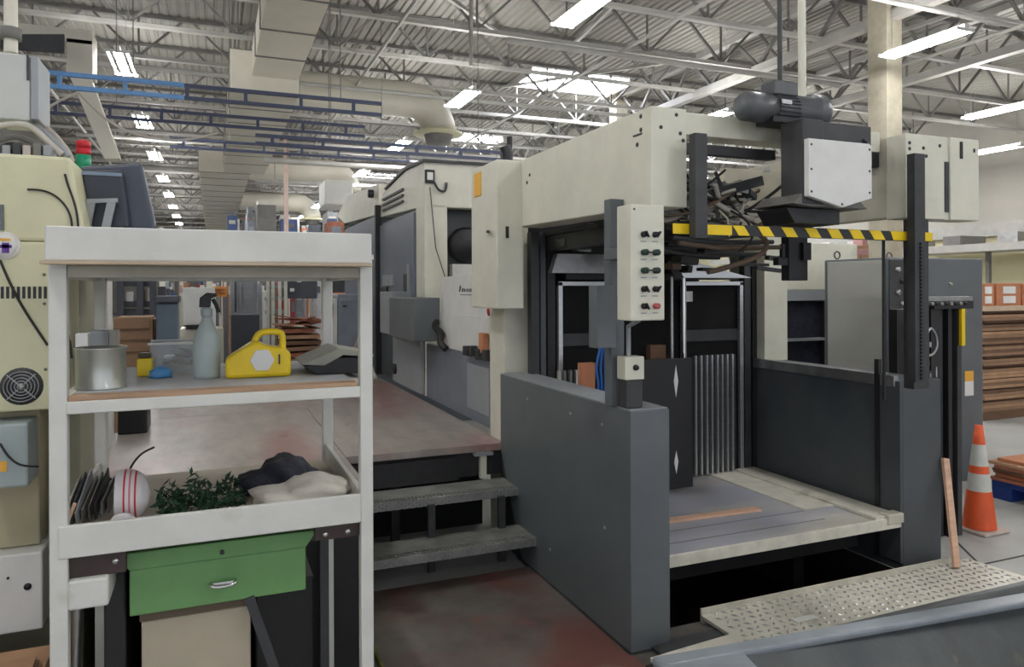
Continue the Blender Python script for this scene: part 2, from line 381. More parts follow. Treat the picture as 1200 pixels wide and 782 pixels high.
def rail(Y_, z0, z1, x0, x1, xblue, lab):
    t = thing('overhead_rail', lab, 'rail', (x0, Y_, z0))
    for z in (z0, z1):
        if xblue > x0: B(x0, xblue, Y_ - .025, Y_ + .025, z - .02, z + .025).build('blue_beam', bluer, t, label='sky blue beam')
        B(max(x0, xblue), x1, Y_ - .025, Y_ + .025, z - .02, z + .02).build('beam', navy, t)
    x = x0 + .2; p = None
    while x < x1:
        q = B(x - .02, x + .02, Y_ - .02, Y_ + .02, z0, z1).build('post', bluer if x < xblue else navy, t); x += .62
    for x in (x0 + .9, x1 - .5): MB().tube([(x, Y_, z1), (x, Y_, ZD - .01)], .006, 5).build('hanger_rod', joistd, t)
rail(9, 3.79, 3.93, UX(45, 9), UX(448, 9), UX(217, 9), 'nearest overhead rail, sky blue at its left end')
rail(11, 3.93, 4.07, UX(45, 11), UX(428, 11), UX(45, 11), 'second overhead rail, dark navy, just below the blue one')
rail(13, 3.95, 4.08, UX(200, 13), UX(480, 13), -99, 'third overhead rail, dark navy, farthest back')
rail(9.6, 3.45, 3.55, UX(300, 9.6), UX(600, 9.6), -99, 'long low overhead rail reaching towards the cream press housing')
for k, (xa, xb, Y_, z) in enumerate(((UX(310, 17), UX(560, 17), 17, 4.5), (UX(300, 21), UX(600, 21), 21, 4.6))):
    t = thing('overhead_pipe', ('pale overhead pipe between the rails and the press housing', 'pale overhead pipe farther back towards the end wall')[k], 'pipe', (xa, Y_, z))
    MB().tube([(xa, Y_, z), (xb, Y_, z)], .06, 8).build('pipe_run', joistm, t)
    for x in (xa + .5, xb - .5): MB().tube([(x, Y_, z + .05), (x, Y_, ZD - .005)], .008, 5).build('hanger_rod', joistd, t)

t = thing('drop_duct', 'beige duct with an elbow behind the grey box at the upper left', 'air duct', (-4, 10, 4))
a = P(0, 36, Y=10); b_ = P(108, 50, Y=10)
B(a.x - 1, b_.x, 10, 10.4, P(50, 46, Y=10).z, P(50, 30, Y=10).z).build('horizontal_run', duct, t)
B(P(78, 60, Y=10).x, P(108, 60, Y=10).x, 10, 10.4, P(90, 86, Y=10).z, P(90, 46, Y=10).z).build('drop', duct, t)
MB().prism([(P(80, 86, Y=10).x, P(80, 86, Y=10).z), (P(104, 86, Y=10).x, P(104, 86, Y=10).z), (P(140, 185, Y=10).x, P(140, 185, Y=10).z), (P(122, 185, Y=10).x, P(122, 185, Y=10).z)], 'y', 10.05, 10.3).build('slanted_drop', duct, t)
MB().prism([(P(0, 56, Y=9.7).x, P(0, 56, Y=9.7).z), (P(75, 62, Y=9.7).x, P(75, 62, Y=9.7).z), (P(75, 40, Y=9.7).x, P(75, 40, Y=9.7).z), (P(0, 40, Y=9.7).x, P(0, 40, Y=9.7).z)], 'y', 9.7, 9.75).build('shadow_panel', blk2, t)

# poles down to the gantry motor
for (u, m_, r_, lab) in ((915, blk2, .012, 'dark hanging conduit rod left of the two above the motor'), (941, cream, .019, 'white hanging conduit pole right of the two above the motor')):
    x = UX(u, 2.8); o = MB().tube([(x, 2.8, 2.40 if u > 930 else 2.56), (x, 2.8, ZD - .01)], r_, 10).build('conduit_pole', m_)
    tag(centre(o), lab, 'pole')
# long diagonal bits of light conduit
for k, (a, b_, lab) in enumerate((((552, 0), (552, 80), 'vertical conduit drop hanging from the ceiling above the housing'),)):
    p, q = P(a[0], -60, Y=11), P(b_[0], 78, Y=11)
    tag(centre(MB().tube([(p.x, 11, ZD - .01), (q.x, 11, q.z)], .035, 8).build('conduit_drop', joistm)), lab, 'conduit')

# ================================================================== DECK, STEPS, RED FLOOR
t = thing('operator_deck', 'raised worn deck with reddish stains beside the press', 'deck', (.5, 6, 0))
DX0, DX1, DY0, DY1, DZ = -.62, 1.72, 3.55, 8.6, .64
B(.72, DX1, 4.33, 6.2, DZ - .045, DZ).build('deck_plate', deckm, t, .003)
B(-.46, .715, DY0, 3.8, DZ - .045, DZ).build('deck_plate', deckm, t, .003)
B(DX0, .715, 3.805, 6.2, DZ - .045, DZ).build('deck_plate', deckm, t, .003)
B(DX0, DX1, 6.205, DY1, DZ - .045, DZ).build('deck_plate', deckm, t, .003)
B(.72, DX1, 4.36, 4.40, .44, DZ - .046).build('front_beam', blk, t)
B(-.46, .70, DY0 + .05, DY0 + .09, 0, DZ - .046).build('shade_skirt', pitm, t)  # black sheets put the under-deck shade into their colour
B(.66, .70, DY0 + .1, 4.33, 0, DZ - .046).build('shade_skirt', pitm, t)
B(.71, DX1, 4.75, 4.79, 0, DZ - .046).build('shade_skirt', pitm, t)
x = UX(563, 4.36)
B(x - .02, x + .02, 4.315, 4.35, .43, .575).build('leg', cream, t)
B(x - .06, x + .06, 4.30, 4.36, .575, .593).build('bracket', greyl, t)
B(1.0, 1.05, 4.38, 4.43, 0, DZ - .046).build('leg', blk, t)

t = thing('stair', 'two dark checker plate steps up to the raised deck', 'stair', (1.2, 4, 0))
for (yf, z) in ((3.79, .205), (4.05, .425)):
    tr = B(.70, 1.70, yf, yf + .26, z - .006, z).build('tread', treadm, t)
    B(.70, 1.70, yf - .004, yf, z - .045, z).build('nosing', treadm, tr)
    st = MB()
    for i in range(46):
        for j in range(3):
            st.obox((.712 + i * .0215, yf - .0055, z - .010 - j * .014), .019, .006, .006, 0, 0, R(40 if (i + j) % 2 else -40))
        for j in range(3):
            st.obox((.712 + i * .0215, yf + .012 + j * .02, z + .0015), .016, .006, .004, R(45 if (i + j) % 2 else -45))
    st.build('raised_pattern', steel, tr, kind='stuff')
for x in (.68, 1.703): MB().prism([(3.8, 0), (4.34, 0), (4.34, .6), (4.26, .6), (3.8, .17)], 'x', x, x + .012).build('stringer', blk2, t)
for x in (1.15, 1.58): B(x - .02, x + .02, 4.02, 4.05, .006, .39).build('support', blk2, t)
B(.71, 1.40, 4.3, 4.33, .44, .58).build('riser', blk, t)

o = solo('floor_plate', B(.66, 1.70, .9, 3.88, .001, .012), redfl, 'dark floor plate with red paint wear below the steps', 'floor plate', bevel=.002)
tag(centre(MB().bar((.655, 1.0, .02), (.655, 3.7, .02), .012, .035).build('edge_strip', mat('olive_yellow', (128, 124, 60), .7, var=.4, scale=9))), 'olive yellow edge strip along the red stained plate', 'strip')

# ================================================================== SIDE GUARDS
t = thing('side_guard', 'grey steel side guard nearest the steps', 'guard', (1.8, 3.6, 0))
MB().prism([(2.77, 0.013), (4.0, 0.013), (4.34, .60), (4.34, 1.08), (2.77, 1.08)], 'x', 1.695, 1.90).build('housing', greyp, t, .006)
B(1.685, 1.92, 2.76, 4.05, 0.0, .013).build('base_flange', blk2, t)
B(1.70, 1.895, 2.78, 4.33, 1.08, 1.084).build('top_cap', greyl, t)
for (y, z) in ((3.02, .98), (3.35, .98), (3.9, .98), (3.0, .5), (3.6, .2)):
    MB().lathe((1.695, y, z), [(.0, -.004), (.008, -.003), (.009, .0)], 8, 'x').build('bolt', greyl, t)
t = thing('side_guard', 'dark grey steel side guard at the right of the lift table', 'guard', (3.8, 3.6, 0))
B(3.63, 3.94, 3.0, 4.6, .0, 1.085).build('housing', greyd, t, .006)
B(3.61, 3.63, 3.0, 3.17, .05, 1.085).build('edge_strip', greyd, t, .003)
B(3.61, 3.63, 4.25, 4.6, .05, 1.12).build('edge_strip', greyd, t, .003)
B(3.60, 3.635, 3.17, 4.25, 1.05, 1.115).build('top_channel', steel, t, .004)
B(3.60, 3.635, 3.03, 3.13, 1.05, 1.115).build('top_channel', steel, t, .004)
B(3.60, 3.625, 3.135, 3.165, .05, 1.2).build('dark_strip', blk, t)

# ================================================================== LIFT TABLE
t = thing('lift_table', 'worn grey lift table plate between the two side guards', 'table', (2.8, 3.6, .3))
B(1.95, 3.58, 3.0, 4.25, .275, .315).build('plate', tablem, t, .004)
B(1.95, 3.60, 2.985, 3.0, .262, .322).build('front_edge', galv, t, .003)
B(3.42, 3.60, 3.0, 4.2, .316, .335).build('side_plate', galv, t, .003)
B(3.2, 3.42, 3.3, 4.2, .316, .325).build('side_plate', galv, t, .003)
B(3.49, 3.61, 2.975, 3.05, .29, .345).build('corner_lug', cream_d, t, .006)
for y_ in (3.14, 3.3): B(1.96, 3.19, y_, y_ + .006, .3152, .3165).build('seam', joistd, t)
B(2.03, 2.034, 3.0, 3.14, .3152, .3165).build('seam', joistd, t)
B(2.05, 3.5, 3.2, 4.2, .1, .27).build('underframe', pitm, t)
for X_ in (2.2, 3.3): B(X_, X_ + .08, 3.5, 3.6, -.9, .1).build('lift_post', pitm, t)
g = MB().bar((1.96, 3.46, .322), (2.0 + .96, 3.42, .322), .055, .012)
solo('wooden_strip', g, pine, 'thin pink-tan wooden strip lying on the lift table', 'wood')
g = MB().bar((3.835, 2.83, .055), (3.955, 2.985, .62), .05, .016)
solo('wooden_plank', g, pine, 'narrow wooden plank leaning on the right side guard', 'wood')

# ================================================================== RAMP AND TUB IN FRONT
t = thing('checker_ramp', 'galvanised checker plate ramp before the pit', 'ramp', (3, 2.6, 0))
rp = MB().prism([(1.72, 2.26), (4.12, 2.26), (4.05, 2.92), (2.17, 2.915), (2.17, 2.70), (1.72, 2.66)], 'z', .028, .045).build('plate', galv, t, .002)
B(2.17, 3.9, 2.905, 2.915, 0.0, .075).build('back_lip', galv, t)
B(1.8, 4.0, 2.5, 2.8, 0, .027).build('support', blk2, t)
solo('dark_floor_plate', B(1.70, 2.168, 2.665, 2.915, .001, .012), mat('grey_brown_plate', (92, 88, 82), .6, var=.25), 'small dark plate between the near side guard and the ramp', 'plate')  # dark grey-brown plate laid over the paler floor strip
st = MB()
for i in range(50):
    for j in range(14):
        x, y = 1.75 + i * .047 + (j % 2) * .023, 2.29 + j * .046
        if y > 2.64 and x < 2.2: continue
        if x > 4.04 or y > 2.89: continue
        a = R(45 if (i + j) % 2 else -45); c, s_ = math.cos(a), math.sin(a)
        L, W_ = .021, .008
        st.add([(x + c * L, y + s_ * L, .0452), (x - s_ * W_, y + c * W_, .0452), (x - c * L, y - s_ * L, .0452), (x + s_ * W_, y - c * W_, .0452), (x, y, .052)],
               [(0, 1, 4), (1, 2, 4), (2, 3, 4), (3, 0, 4)])
st.build('raised_pattern', steel, t, kind='stuff')
B(2.53, 2.66, 2.66, 2.70, .045, .052).build('white_patch', white, t, .002)
st = MB()
for i in range(24): st.obox((2.24 + i * .068, 2.902, .048), .03, .006, .012)
st.build('lip_studs', galv, t, kind='stuff')

t = thing('parts_tub', 'weathered grey plastic tub with a blue-grey rim in the foreground', 'tub', (2.4, 1.8, 0))
TX0, TX1, TZ = 1.45, 3.6, .30
def tub_y(x): return 2.235 - (x - 1.45) * .085
rimo = [(TX0, tub_y(TX0)), (TX1, tub_y(TX1)), (TX1 + .02, 1.2), (TX0, 1.2)]
MB().prism([(TX0, tub_y(TX0)), (TX1, tub_y(TX1)), (TX1, tub_y(TX1) - .075), (TX0 + .02, tub_y(TX0) - .075)], 'z', TZ - .03, TZ).build('rim', tubr, t, .01)
MB().prism([(TX0, tub_y(TX0)), (TX0 + .34, tub_y(TX0) - .07), (TX0 + .30, 2.0), (TX0 + .30, 1.25), (TX0, 1.25)], 'z', TZ - .035, TZ - .003).build('corner_rim', tubr, t, .01)
MB().prism([(tub_y(TX0) - .06, TZ - .005), (tub_y(TX0) - .075 - .02, TZ - .005), (1.93, .03), (1.9, 0), (2.02, 0)], 'x', TX0 + .31, TX1).build('rear_wall', tubm, t, .008)
MB().prism([(TX0 + .31, TZ - .036), (TX0 + .25, TZ - .036), (TX0 + .4, 0), (TX0 + .45, 0)], 'y', 1.25, 2.02).build('side_wall', tubm, t)
B(TX0 + .38, TX1, 1.2, 2.0, 0, .02).build('tub_floor', tubm, t)
B(TX0, TX1, 1.16, 1.2, 0, TZ).build('front_wall', tubm, t, .01)
B(TX1, TX1 + .04, 1.2, tub_y(TX1), 0, TZ).build('side_wall', tubm, t, .01)

# ================================================================== DELIVERY GANTRY
G = thing('press_delivery', 'cream delivery gantry of the printing press with striped hazard bar', 'printing press', (2.8, 3.5, 0))
ZT, ZL = 2.41, 1.975
MB().prism([(2.68, ZL), (4.20, ZL + .03), (4.20, ZT), (2.68, ZT)], 'x', 1.75, 1.935).build('left_beam', cream, G, .006)
MB().prism([(2.70, ZL + .01), (4.40, ZL + .01), (4.40, ZT), (2.70, ZT)], 'x', 3.28, 3.36).build('right_beam', cream_d, G, .006)
eb = B(3.275, 3.555, 2.68, 2.80, ZL, ZT).build('right_end_box', cream, G, .005)
eb2 = B(3.59, 3.81, 2.672, 2.80, ZL, ZT).build('right_end_box', cream, G, .005)
B(3.555, 3.59, 2.685, 2.80, ZL, ZT).build('recess', cream, G)
B(3.56, 3.588, 2.68, 2.686, ZL + .04, ZT - .13).build('slot', blk2, eb)
for (xx, zz) in ((3.30, 2.36), (3.30, 2.33), (3.40, 2.34), (3.42, 2.30), (3.38, 2.28), (3.52, 2.36), (3.32, 2.02)):
    MB().lathe((xx, 2.68, zz), [(0, -.004), (.009, -.003), (.01, 0)], 8, 'y').build('bolt', blk2, eb)
B(3.66, 3.68, 2.668, 2.672, 2.30, 2.39).build('slot', blk, eb2)
B(3.765, 3.775, 2.668, 2.672, 2.34, 2.36).build('slot', blk, eb2)
for (xx, zz) in ((1.90, 2.30), (1.915, 2.27), (1.80, 2.32), (1.88, 2.38)):
    MB().lathe((xx, 2.68, zz), [(0, -.004), (.008, -.003), (.009, 0)], 8, 'y').build('bolt', blk2, G)
for (y, z) in ((2.76, 2.32), (2.76, 2.38), (2.79, 2.26), (3.98, 2.3), (4.02, 2.26)):
    MB().lathe((1.75, y, z), [(0, -.004), (.01, -.003), (.011, 0)], 8, 'x').build('bolt', blk2, G)
B(1.745, 1.75, 2.75, 2.82, 2.30, 2.306).build('slot', blk2, G)
# posts at the back
lp = B(1.73, 1.905, 4.36, 4.62, 0, ZL + .06).build('left_post', cream, G, .005)
hb = B(1.585, 1.76, 4.1, 4.57, 1.50, 2.405).build('left_housing', cream, G, .008)
B(1.58, 1.585, 4.37, 4.50, 2.22, 2.37).build('amber_label', orl, hb)
B(1.64, 1.66, 4.09, 4.1, 1.93, 2.0).build('keyhole', blkp, hb, .003)
MB().bar((1.58, 4.25, 1.98), (1.55, 4.16, 1.97), .015).build('latch', blk2, hb)
B(3.63, 3.84, 4.12, 4.5, 1.1, ZL + .02).build('right_post', cream, G, .005)
B(3.63, 3.84, 4.61, 4.62, 0, 1.1).build('post_foot', cream_d, G)
# front cross beam
B(1.94, 3.27, 2.83, 2.95, 2.335, 2.44).build('cross_beam', cream, G, .005)
B(1.97, 2.52, 2.78, 2.82, 2.24, 2.285).build('dark_rail', blk, G)
B(2.9, 3.27, 2.84, 2.9, 2.26, 2.33).build('dark_rail', blk, G)
B(2.75, 3.27, 3.45, 3.49, 1.99, 2.32).build('inner_plate', cream_d, G)
B(1.95, 2.74, 3.62, 3.66, 1.99, 2.26).build('inner_plate', blk, G)
# bars
lb_ = B(1.905, 1.968, 2.58, 2.625, 1.835, 2.285)
lb_.build('guard_bar', blk2, G, .002)
rb_ = MB(); rb_.box(3.212, 3.285, 2.58, 2.625, 1.15, 2.285)
rb_.build('guard_bar', blk2, G, .002)
B(3.30, 3.41, 2.66, 2.72, 1.10, 1.97).build('mast_rear', blk2, G, .002)
ch = MB()
for i in range(38): ch.obox((3.25, 2.575, 1.17 + i * .018), .014, .008, .011)
ch.build('chain', blk, G, kind='stuff')
# hazard bar
zb0, zb1 = 1.853, 1.902
bar_ = MB().prism([(1.84, 1.857), (3.40, 1.853), (3.40, 1.90), (1.84, 1.905)], 'y', 2.64, 2.66).build('hazard_bar', blkp, G)
def strip(u0, u1, sl, z0=1.856, z1=1.900):
    x0, x1 = UX(u0, 2.638), UX(u1, 2.638)
    MB().prism([(x0 + sl, z0), (x1 + sl, z0), (x1, z1), (x0, z1)], 'y', 2.637, 2.64).build('yellow_stripe', yel, bar_)
strip(789, 808, 0); strip(823, 858, 0)
for u in (859, 888, 916, 943.5, 969.5, 995, 1019): strip(u, u + 13, .034)
strip(1044, 1064, .02); strip(1078, 1093, 0)
# bracket with motor and white cover
B(2.455, 2.58, 2.535, 2.675, 2.0, 2.385).build('bracket', blk2, G, .005)
B(2.52, 2.90, 2.56, 2.7, 2.29, 2.385).build('bracket_top', blk2, G, .005)
MB().lathe((2.86, 2.60, 2.26), [(0, -.02), (.075, -.02), (.075, 0), (0, 0)], 20, 'x').build('roller', blk, G)
wc = MB().prism([(2.455, 2.03), (2.655, 1.985), (2.835, 2.035), (2.835, 2.275), (2.82, 2.287), (2.455, 2.287)], 'y', 2.50, 2.53).build('cover_plate', white, G, .003)
for (xx, zz) in ((2.47, 2.26), (2.47, 2.15), (2.47, 2.05), (2.82, 2.26), (2.82, 2.16), (2.82, 2.06), (2.65, 2.0)):
    MB().lathe((xx, 2.50, zz), [(0, -.003), (.005, -.002), (.006, 0)], 8, 'y').build('screw', blk2, wc)
MB().prism([(2.50, 1.99), (2.85, 1.99), (2.80, 2.03), (2.46, 2.05), (2.40, 2.0)], 'y', 2.54, 2.8).build('tray', joistd, G, .003)
MB().prism([(2.45, 1.915), (2.72, 1.915), (2.72, 1.985), (2.40, 1.985)], 'y', 2.58, 2.78).build('black_box', blk, G, .003)
mo = thing('motor', None, None, (0, 0, 0)); mo.parent = G; mo.location = Vector((2.5, 2.7, 2.46)) - Vector(G.location)
for k_ in ('label', 'category'):
    if k_ in mo: del mo[k_]
cx, cy, cz = 2.26, 2.72, 2.465
mot = mat('motor_grey', (88, 90, 93), .38, var=.12)
mo_b = MB().lathe((cx, cy, cz), [(0, 0), (.05, 0), (.068, .02), (.07, .16), (.062, .165), (.062, .30), (.075, .305), (.075, .40), (.09, .41), (.092, .47), (.05, .50), (0, .5)], 24, 'x').build('motor_body', mot, mo)
MB().lathe((cx - .003, cy, cz), [(0, 0), (.045, 0), (.045, .004)], 18, 'x').build('fan_cover', greyp, mo)
fin = MB()
for k in range(24):
    a = 2 * math.pi * k / 24
    fin.obox((cx + .24, cy + .066 * math.cos(a), cz + .066 * math.sin(a)), .12, .004, .014, 0, a + R(90))
fin.build('fins', mot, mo, kind='stuff')
B(cx + .16, cx + .30, cy - .05, cy + .05, cz + .06, cz + .125).build('terminal_box', mot, mo, .006)
B(cx + .18, cx + .24, cy - .073, cy - .066, cz + .01, cz + .03).build('name_plate', steel, mo)
B(2.40, 2.62, 2.66, 2.78, 2.39, 2.42).build('foot', blk, mo, .003)
B(2.78, 2.85, 2.84, 2.87, 2.44, 2.56).build('upright_plate', cream, G, .003)
# clutter of the feeder head behind the bars
r2 = random.Random(3)
for k in range(70):
    x0_, x1_ = r2.uniform(1.98, 2.5), r2.uniform(1.98, 2.75)
    z0_, z1_ = r2.uniform(1.94, 2.22), r2.uniform(1.94, 2.22)
    y0_, y1_ = r2.uniform(2.9, 3.25), r2.uniform(2.9, 3.25)
    mid = Vector(((x0_ + x1_) / 2, (y0_ + y1_) / 2, (z0_ + z1_) / 2 - r2.uniform(.02, .09)))
    a, b_ = Vector((x0_, y0_, z0_)), Vector((x1_, y1_, z1_))
    pts = [a.lerp(mid, q * .5).lerp(mid.lerp(b_, q * .5), q * .5) if 0 else (a * (1 - q) ** 2 + mid * 2 * q * (1 - q) + b_ * q * q) for q in (0, .2, .4, .6, .8, 1)]
    MB().tube(pts, r2.choice([.006, .009, .013]), 7).build('hose', r2.choice([rubber, hose_w, hose_w, steel, hose_b, blk]), G)
for k in range(26):
    c = (r2.uniform(2.0, 2.75), r2.uniform(2.95, 3.6), r2.uniform(1.99, 2.25))
    MB().obox(c, r2.uniform(.02, .1), r2.uniform(.02, .08), r2.uniform(.02, .07), r2.uniform(0, 1), 0, r2.uniform(-.4, .4)).build('valve_block', r2.choice([blk, blk2, blk2, steel, white, blk]), G, .002)
MB().bar((1.98, 2.98, 2.0), (2.6, 2.98, 2.17), .05, .05).build('link_arm', blk2, G)
MB().bar((2.0, 3.05, 2.2), (2.55, 3.02, 2.12), .03, .03).build('link_arm', steel, G)
MB().bar((2.1, 3.1, 2.25), (2.4, 3.1, 2.1), .035, .05).build('link_arm', hose_w, G)
for zz, mm, yy in ((1.87, blk2, 3.0), (1.81, blk, 3.1), (1.84, hose_b, 2.95)):
    MB().tube([(2.08, yy, zz), (2.3, yy, zz - .02), (2.7, yy, zz - .01)], .012, 8).build('cross_tube', mm, G)
MB().tube([(2.5, 2.9, 1.9), (2.57, 2.9, 1.85), (2.52, 2.9, 1.78), (2.35, 2.95, 1.72), (2.25, 2.95, 1.7)], .013, 8).build('hose', hose_b, G)
MB().tube([(2.35, 2.9, 2.0), (2.45, 2.9, 1.95), (2.48, 2.9, 1.87), (2.40, 2.9, 1.8)], .006, 8).build('hose', rubber, G)
MB().tube([(2.28, 2.9, 2.0), (2.33, 2.9, 1.96), (2.34, 2.9, 1.87)], .005, 8).build('hose', cream_y, G)
# interior front frames and black depths
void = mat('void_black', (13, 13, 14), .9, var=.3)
B(1.91, 3.62, 4.86, 4.9, 0, 2.3).build('dark_backing', void, G)  # dark sheet added behind the frames to stand for the black interior
B(1.94, 3.27, 3.5, 4.3, 1.955, 1.98).build('mechanism_deck', blk, G)
B(1.94, 2.02, 3.2, 4.15, 1.86, 1.95).build('inner_rail', blk, G)
B(1.93, 2.7, 4.30, 4.85, 1.82, 1.97).build('upper_box', blk, G)
B(2.7, 3.6, 4.30, 4.85, 1.86, 1.97).build('upper_box', blk, G)
for (u0, u1, m_) in ((623, 632, blk2), (634, 640, greyd), (642, 651, blk), (873, 880, blk2), (882, 890, blk)):
    q = pbox(4.2, 4.26, u0, u1, 272 if u0 < 800 else 300, 560); B(q[0], q[1], q[2], q[3], .05, q[5]).build('guide_rail', m_, G)
MB().prism([(1.95, 1.72), (2.36, 1.72), (2.36, 1.84), (1.99, 1.84)], 'y', 4.1, 4.16).build('metal_guard', steel, G)
MB().prism([(2.86, 1.69), (3.42, 1.69), (2.92, 1.80), (2.80, 1.80)], 'y', 4.0, 4.1).build('metal_guard', steelr, G)
for k in range(14):
    c = (r2.uniform(1.95, 2.4), r2.uniform(3.6, 4.1), r2.uniform(1.85, 1.97))
    MB().obox(c, r2.uniform(.03, .22), r2.uniform(.03, .1), r2.uniform(.015, .05), 0, 0, r2.uniform(-.1, .1)).build('fitting', r2.choice([blk, blk2, blk, steel]), G, .002)
for k in range(18):
    c = (r2.uniform(2.3, 3.4), r2.uniform(3.3, 3.9), r2.uniform(1.72, 1.90))
    MB().obox(c, r2.uniform(.03, .25), r2.uniform(.03, .1), r2.uniform(.015, .05), 0, 0, r2.uniform(-.15, .15)).build('fitting', r2.choice([blk, blk2, blk, hose_b]), G, .002)
B(2.1, 3.45, 4.2, 4.24, 1.68, 1.72).build('top_rail', blk, G)
def wframe(u0, u1, lab, zb):
    q0 = UX(u0, 4.22); q1 = UX(u1, 4.22)
    f = B(q0, q0 + .03, 4.2, 4.23, zb, 1.665).build('door_frame', steelr, G, .002)
    B(q1 - .03, q1, 4.2, 4.23, zb, 1.665).build('frame_post', steelr, f, .002)
    B(q0, q1, 4.2, 4.23, 1.64, 1.668).build('frame_rail', steelr, f, .002)
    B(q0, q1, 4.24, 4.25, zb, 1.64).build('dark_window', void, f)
    B(q0 + .03, q1 - .03, 4.225, 4.235, 1.25, 1.33).build('inner_rail', blk2, f)
wframe(653, 720, '', 1.0); wframe(798, 869, '', .32)
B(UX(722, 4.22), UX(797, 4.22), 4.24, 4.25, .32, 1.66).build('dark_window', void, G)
MB().tube([(UX(787, 4.15), 4.15, 1.12), (UX(787, 4.15), 4.15, 1.70)], .012, 8).build('guide_rod', steelr, G)
MB().tube([(UX(801, 4.05), 4.05, 1.14), (UX(801, 4.05), 4.05, 1.70)], .016, 8).build('guide_rod', chrome, G)
B(UX(803, 4.1), UX(812, 4.1), 4.1, 4.13, 1.53, 1.60).build('sensor', white, G, .004)
s0 = None; xs = [UX(u, 4.17) for u in (815, 821.5, 828, 834, 840.5, 846, 852, 858)]
for i, x in enumerate(xs):
    B(x - .007, x + .007, 4.165, 4.19, .33, 1.155).build('curtain_slat', steelr, G)
B(UX(812, 4.19), UX(862, 4.19), 4.192, 4.2, .33, 1.15).build('curtain_back', blk2, G)
xl = UX(652, 4.17)
for i, u in enumerate((655, 661, 668, 675)):
    x = UX(u, 4.17); B(x - .008, x + .008, 4.16, 4.19, .9, 1.10).build('curtain_slat', cream if i == 0 else steelr, G)
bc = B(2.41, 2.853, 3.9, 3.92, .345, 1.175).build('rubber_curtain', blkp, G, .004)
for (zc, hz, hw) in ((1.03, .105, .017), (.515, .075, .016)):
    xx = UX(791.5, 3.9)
    MB().add([(xx - hw, 3.898, zc), (xx, 3.898, zc - hz), (xx + hw, 3.898, zc), (xx, 3.898, zc + hz), (xx, 3.89, zc)], [(0, 1, 4), (1, 2, 4), (2, 3, 4), (3, 0, 4), (0, 3, 2, 1)]).build('white_highlight', paper, bc)  # white rhombus pieces paint the highlights on the black curtain
B(UX(681, 4.0), UX(697, 4.0), 4.0, 4.05, 1.0, 1.16).build('wooden_block', card_o, G)
B(UX(762, 4.05), UX(780, 4.05), 4.05, 4.1, 1.16, 1.25).build('wooden_block', card_d, G)
for k in range(3): MB().tube([P(700 + 4 * k, 470, Y=3.6), P(701 + 4 * k, 450, Y=3.6), P(699 + 5 * k, 430, Y=3.6), P(704 + 2 * k, 405, Y=3.6)], .008, 6).build('blue_strap', blue, G)
B(UX(925, 3), UX(947, 3), 3.0, 3.06, P(936, 329, Y=3).z, 1.93).build('hanging_bracket', blkp, G, .004)
B(UX(942, 2.98), UX(951, 2.98), 2.98, 3.0, P(946, 305, Y=3).z, 1.86).build('hanging_bracket', blkp, G)
MB().bar((UX(917, 3), 3, 1.85), (UX(917, 3), 3, P(917, 303, Y=3).z), .02).build('sensor_arm', blkp, G)
B(UX(911, 3), UX(922, 3), 2.99, 3.03, P(917, 311, Y=3).z, P(917, 302, Y=3).z).build('sensor', blkp, G)
MB().tube([(3.14, 2.7, 1.87), (3.14, 2.7, 1.05)], .007, 6).build('thin_rod', blk, G)
MB().tube([(3.19, 2.75, 1.88), (3.19, 2.75, 1.05)], .004, 6).build('thin_rod', blk, G)

# control pendant on the left guard
t = thing('control_pendant', 'tall cream switch box with black knobs on a grey post', 'control panel', (1.72, 2.9, 1.085))
B(1.675, 1.745, 2.90, 2.96, 1.086, 2.03).build('post', greyp, t, .003)
B(1.577, 1.674, 2.85, 2.93, 1.355, 1.635).build('side_duct', greyp, t, .003)
B(1.64, 1.72, 2.665, 2.90, 1.75, 1.80).build('arm', greyp, t, .003)
PYF, KX, KS, PZ = 2.56, 1.632, .055, -.047
bx = B(1.571, 1.735, PYF, 2.67, 1.488, 1.965).build('switch_box', cream, t, .006)
for r_, row in enumerate(((1.84, 'kk'), (1.74, 'hh'), (1.635, 'hh'), (1.545, 'kk'), (1.49, 'kr'))):
    z, ty = row
    z = (1.842, 1.768, 1.694, 1.618, 1.548)[r_]
    for i, c in enumerate(ty):
        x = KX + KS * i
        if c == 'k':
            kb = MB().lathe((x, PYF - .02, z), [(0, 0), (.011, 0), (.013, .02)], 12, 'y').build('knob', blkp, bx)
            MB().obox((x + .005, PYF - .023, z), .006, .012, .028, 0, 0, R(35 if i else -30)).build('knob', blkp, bx)
        elif c == 'h': MB().lathe((x, PYF - .026, z), [(0, 0), (.013, 0), (.013, .026)], 14, 'y').build('push_button', mat('dark_green_button', (30, 62, 50), .4), bx)
        else: MB().lathe((x, PYF - .024, z), [(0, 0), (.012, 0), (.012, .024)], 14, 'y').build('stop_button', mat('pink_red_button', (196, 92, 92), .4), bx)
    for i in range(2): B(KX - .013 + KS * i, KX + .013 + KS * i, PYF - .0015, PYF, z - .031, z - .026).build('legend_plate', greyl, bx)
    if ty == 'hh': MB().bar((KX, PYF - .028, z), (KX + KS, PYF - .028, z), .007).build('link_bar', blkp, bx)
B(1.585, 1.593, PYF - .0015, PYF, 1.94, 1.948).build('screw', blk2, bx)
MB().tube([(1.73, 2.84, 1.316), (1.73, 2.84, 1.45), (1.66, 2.64, 1.488)], .011, 8).build('conduit', greyl, t)
sb = B(1.69, 1.788, 2.80, 2.875, 1.213, 1.316).build('junction_box', cream, t, .004)
MB().lathe((1.742, 2.787, 1.268), [(0, 0), (.011, 0), (.014, .013)], 12, 'y').build('knob', blkp, sb)
B(1.70, 1.785, 2.81, 2.875, 1.086, 1.213).build('pedestal', blk2, t, .003)

